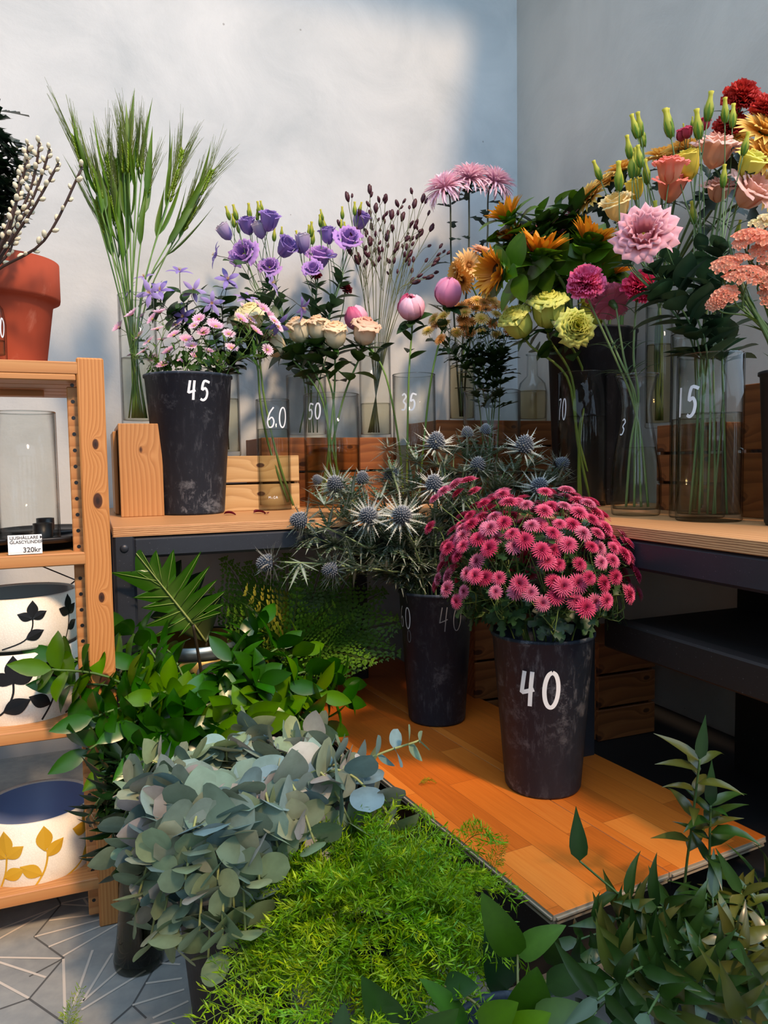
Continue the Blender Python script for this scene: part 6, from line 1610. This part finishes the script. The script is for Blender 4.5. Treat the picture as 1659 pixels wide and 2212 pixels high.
for i, (x, y, dep) in enumerate(eu_pts):
    tip = D(x, y, dep); st = in_dir(beu, tip, .085, .30); base = V((beu.x, beu.y, .03)) + V((rnd.uniform(-.03, .03), rnd.uniform(-.03, .03), 0))
    low = tip.z < .36
    mid = st.lerp(tip, .5) + V((0, 0, .10 if low else .035))
    if low: st.z += .02
    path = curve([base, st, mid, tip], 7)
    special = (x == 905)
    t = plant('eucalyptus_branch', 'long eucalyptus branch reaching across over the low board' if special else 'grey-green round-leaved eucalyptus branch in the charcoal bucket', 'foliage', None if special else 'eucalyptus in the charcoal bucket', path, .0022, rgb(150, 156, 96)); mb = MB()
    a = rnd.random() * 6; n = 8 if special else 10
    for k in range(n):
        s = (.48 if special else .40) + (.60 if not special else .52) * k / (n - 1); s = min(s, 1); p, td = at(path, s); e1 = td.orthogonal().normalized(); e2 = td.cross(e1); sz = .052 * (1.1 - .32 * (k / (n - 1)) ** 2) * rnd.uniform(.85, 1.1)
        if special: sz *= .8
        c = jit(EU[rnd.randrange(5)], .12)
        if k >= n - 2: c = mixc(c, rgb(140, 160, 96), .5)
        for q in (0, 1):
            th = a + q * PI + rnd.uniform(-.25, .25); d = (e1 * cos(th) + e2 * sin(th) + td * rnd.uniform(.1, .5)).normalized()
            leaf(mb, p, d, (td * (.7 if low else 1) + tocam(p) * (.7 if low else .5) + rv(.45)).normalized(), sz, sz * (.98 if not special else .55), jit(c, .08), rnd.uniform(-.15, .25), rnd.uniform(-.4, .6), 'o' if rnd.random() < .5 else 'r', 8, None, 0, tuple(x * 1.12 for x in c))
        a += PI / 2
    mb.build('leaves', M['matte'], t)

# ---------------------------------------------------------------- asparagus fern
def f_plume(c0, c1, L=.15, nb=13):
    mb = MB(); ax = [V((0, L * k / 12, .030 * sin(PI * k / 12) - .022 * (k / 12) ** 2)) for k in range(13)]
    for k in range(nb):
        s = .10 + .88 * k / (nb - 1); p, td = at(ax, s); Lb = .048 * (1.05 - .72 * s)
        for sg in (-1, 1):
            d = V((sg, .85, rnd.uniform(-.35, .45))).normalized(); c = jit(mixc(c0, c1, rnd.random()), .18)
            mb.tube([p, p + d * Lb], [.0005, .0003], 3, c, 0, False)
            m_ = max(4, int(Lb / .0034))
            for q in range(m_):
                o = p + d * Lb * (q + .5) / m_; nd = (d * .9 + rv(.85)).normalized(); ln = rnd.uniform(.012, .022); sd = nd.cross(rv(1)).normalized() * .0014
                mb.add([o, o + nd * ln * .5 + sd, o + nd * ln, o + nd * ln * .5 - sd], [(0, 1, 2, 3)], [c, c, tuple(x * 1.2 for x in c), c])
    return mb, ax
PLM = []
for k in range(6):
    c0, c1 = [(rgb(86, 132, 30), rgb(150, 180, 50)), (rgb(70, 120, 30), rgb(122, 164, 42)), (rgb(100, 144, 34), rgb(176, 192, 64))][k % 3]
    mb, ax_ = f_plume(c0, c1); PLM.append(mb.mesh('asparagus_plume%d' % k, [M['needle']], False))
pst = MB(); pst.tube(ax_, [.0011 * (1 - .05 * k) for k in range(13)], 4, rgb(92, 122, 40)); PST = pst.mesh('asparagus_stalk', [M['stem']])
ca = V((bas.x + .0, bas.y, .215)); made = 0
plist = []
for k in range(250):
    t_ = (k + .5) / 250; el = math.asin(-.22 + 1.2 * t_) if -.22 + 1.2 * t_ < 1 else PI / 2; th = k * GOLD
    plist.append(V((cos(el) * cos(th), cos(el) * sin(th), sin(el))))
def plume(o, d, sc, lb='feathery bright green asparagus fern plume in the buried floor bucket', grp='asparagus fern plumes', droop=True):
    yv = d.normalized(); xv = yv.cross(Z + rv(.5)).normalized(); zv = xv.cross(yv)
    Mx = Matrix.Translation(o) @ Matrix((xv, yv, zv)).transposed().to_4x4() @ Matrix.Scale(sc, 4)
    s = link('asparagus_fern_plume', PST, None, Mx); tag(s, lb, 'fern', grp)
    c = bpy.data.objects.new('plume_needles', PLM[rnd.randrange(6)]); COL.objects.link(c); c.parent = s
    return s
for d in plist:
    o = ca + V((d.x * .075, d.y * .07, d.z * .06)) + rv(.02); dd = V((d.x, d.y, d.z * .75 + .05)) + rv(.22)
    plume(o, dd, rnd.uniform(.52, .78))
plume(D(985, 1800, 1.12), D(1078, 1785, 1.12) - D(985, 1800, 1.12), .36, 'asparagus fern tip lying over the edge of the low board', None)
plume(D(1060, 1880, 1.08), D(1086, 1812, 1.08) - D(1060, 1880, 1.08), .36, 'asparagus fern tip standing up at the edge of the low board', None)
plume(D(940, 1790, 1.1), D(880, 1745, 1.12) - D(940, 1790, 1.1), .4, 'asparagus fern tip poking up between board and eucalyptus', None)
for (x, y, dx, dy, dp, s) in [(560, 2180, -70, 20, .92, .8), (600, 2120, -60, 0, .94, .8), (560, 2050, -40, 10, .97, .6), (620, 2190, -60, 30, .88, .8), (980, 1850, 60, -30, 1.05, .7), (1000, 1930, 60, 0, 1.0, .7), (700, 2190, -40, 40, .86, .8), (800, 2200, 0, 40, .84, .8), (940, 2150, 40, 10, .9, .8), (1000, 2040, 50, 10, .96, .8)]:
    o = D(x, y, dp); plume(o, D(x + dx, y + dy, dp - .04) - o, s)
# single sprigs that fell off
s = plume(onz(905, 1694, BZ + .004), V((.8, .2, .1)), .22, 'tiny green asparagus sprig fallen on the low board', None)
s = plume(D(148, 2222, 1.10), D(168, 2150, 1.10) - D(148, 2222, 1.10), .42, 'small green sprig sticking up over the floor tiles', None)

# ---------------------------------------------------------------- salal leaves
sal = [((1118, 2066), (1042, 1946), 78, .86, rgb(82, 120, 46)), ((1118, 2062), (1214, 1998), 60, .86, rgb(96, 134, 60)), ((1095, 2140), (1060, 2020), 86, .90, rgb(40, 74, 36)), ((1130, 2222), (1165, 2108), 110, .82, rgb(64, 100, 32)), ((860, 2240), (790, 2124), 84, .82, rgb(44, 84, 34)), ((1010, 2240), (930, 2110), 80, .82, rgb(60, 100, 40)),
       ((1150, 2200), (1285, 2180), 70, .80, rgb(84, 116, 40)), ((1180, 2130), (1290, 2090), 62, .86, rgb(70, 98, 52)), ((960, 2130), (1028, 2128), 56, .84, rgb(48, 84, 40)), ((1040, 2230), (1110, 2170), 80, .78, rgb(92, 136, 38)), ((1080, 2260), (1180, 2190), 84, .78, rgb(98, 136, 40)), ((740, 2250), (735, 2180), 50, .8, rgb(70, 110, 70)), ((1200, 2090), (1190, 2010), 50, .93, rgb(56, 80, 30)), ((1230, 2230), (1330, 2225), 70, .8, rgb(60, 90, 44)), ((900, 2250), (985, 2190), 70, .8, rgb(56, 94, 36))]
for i, (b, tp, w, dep, c) in enumerate(sal):
    B_, T_ = D(*b, dep), D(*tp, dep - .02)
    path = curve([V((bsa.x, bsa.y, .04)) + rv(.01) + V((0, 0, .01)), V((bsa.x, bsa.y, .21)).lerp(B_, .35), B_], 6)
    t = plant('salal_sprig', 'salal stem with one broad leathery green leaf before the board corner', 'foliage', 'salal in the front bucket', path, .0018, rgb(110, 110, 60)); mb = MB()
    leaf(mb, B_, T_ - B_, tocam(B_) + Z * .3 + rv(.3), (T_ - B_).length, w * dep / FPX, c, .15, .35, 'o', 10, None, rnd.uniform(-.3, .3))
    mb.build('leaf_blade', M['leaf'], t)

# ---------------------------------------------------------------- trailing dark ruscus at the right
for i, (x, y, dep, sp) in enumerate([(1512, 1640, 1.0, 1), (1535, 1740, 1.0, 3), (1252, 1860, .98, 2), (1330, 1985, .96, 0), (1420, 1960, .95, 0), (1540, 1940, .95, 0), (1600, 1930, .96, 0), (1655, 1900, 1.0, 0), (1655, 1990, .95, 0), (1580, 2030, .9, 0), (1480, 2050, .9, 0), (1390, 2060, .9, 0), (1310, 2050, .92, 0), (1250, 2030, .95, 0), (1240, 2110, .9, 0), (1330, 2120, .86, 0), (1420, 2140, .85, 0), (1520, 2130, .85, 0), (1620, 2110, .86, 0), (1650, 2180, .84, 0), (1560, 2200, .82, 0), (1450, 2210, .82, 0), (1350, 2200, .83, 0), (1280, 2190, .85, 0), (1680, 2070, .9, 0), (1500, 2000, .93, 0), (1370, 2010, .95, 0), (1620, 2050, .92, 0), (1290, 2160, .8, 0), (1400, 2190, .8, 0), (1600, 2210, .8, 0)]):
    tip = D(x, y, dep); st = in_dir(bda, tip, .07, .22); base = V((bda.x, bda.y, .03)) + V((rnd.uniform(-.02, .02), rnd.uniform(-.02, .02), 0))
    path = curve([base, st, st.lerp(tip, .6) + V((0, 0, .0 if sp == 2 else .015)), tip], 6)
    lb = {3: 'dark ruscus shoot leaning over the front edge of the low board beside the tallest shoot', 1: 'tall dark ruscus shoot rising above the low board against the dark shelf', 2: 'dark ruscus stem ending in one broad leaf over the board front edge'}.get(sp, 'trailing dark lance-leaved ruscus stem below the front of the low board')
    t = plant('lance_ruscus_branch', lb, 'foliage', None if sp else 'lance-leaved ruscus at the board front', path, .0019, rgb(70, 96, 50)); mb = MB()
    add_leaves(mb, path, .40 if sp in (0, 2) else .5, 1 if sp != 2 else .7, 12 if sp != 2 else 4, .066, .019, rgb(56, 82, 40) if i % 3 else rgb(92, 96, 48), 'l', .3, 1.1, .25 if sp == 0 else .5, None, .5, False, None, .5)
    p, td = at(path, 1.0); leaf(mb, p, td if sp != 2 else D(1248, 1800, dep) - p, tocam(p), .065 if sp != 2 else .075, .018 if sp != 2 else .027, rgb(60, 90, 50), .2, .2, 'l', 7)
    mb.build('leaves', M['glossy'], t)
# ---------------------------------------------------------------- camera, light, world
cd = bpy.data.cameras.new('camera'); cam = bpy.data.objects.new('camera', cd); COL.objects.link(cam)
cd.sensor_fit = 'VERTICAL'; cd.sensor_height = 36; cd.lens = 36 * FPX / 2212
cd.clip_start = .05
mw = Matrix((CR, CU, -_F)).transposed().to_4x4(); mw.translation = CAM
cam.matrix_world = mw
SC.camera = cam
sd = bpy.data.lights.new('sun', 'SUN'); sun = bpy.data.objects.new('sun', sd); COL.objects.link(sun)
sd.energy = 3.7; sd.color = (1.0, .66, .40); sd.angle = math.radians(6)
ldir = (-NN * .30 - UU * .075 - V((0, 0, .35))).normalized()
sun.rotation_euler = (-ldir).to_track_quat('Z', 'Y').to_euler(); sun.location = (1.5, -2, 3)
w = bpy.data.worlds.new('world'); SC.world = w; w.use_nodes = True
t = NT(w); t.n = w.node_tree.nodes
bg = t.n['Background']
tc = t.new('ShaderNodeTexCoord'); sp = t.new('ShaderNodeSeparateXYZ'); t.lk(tc.outputs['Generated'], sp.inputs[0])
c = t.ramp(t.math('ADD', t.math('MULTIPLY', sp.outputs[2], .5), .5), [(.40, rgb(110, 112, 112)), (.5, rgb(190, 205, 216)), (.8, rgb(186, 212, 238))])
t.lk(c, bg.inputs['Color']); bg.inputs['Strength'].default_value = 3.3
SC.view_settings.view_transform = 'Standard'; SC.view_settings.look = 'None'; SC.view_settings.gamma = 1; SC.view_settings.exposure = 0.16
SC.view_settings.use_curve_mapping = False
SC.cycles.use_denoising = True
SC.cycles.max_bounces = 10; SC.cycles.diffuse_bounces = 4; SC.cycles.glossy_bounces = 4; SC.cycles.transparent_max_bounces = 40
SC.cycles.sample_clamp_indirect = 6
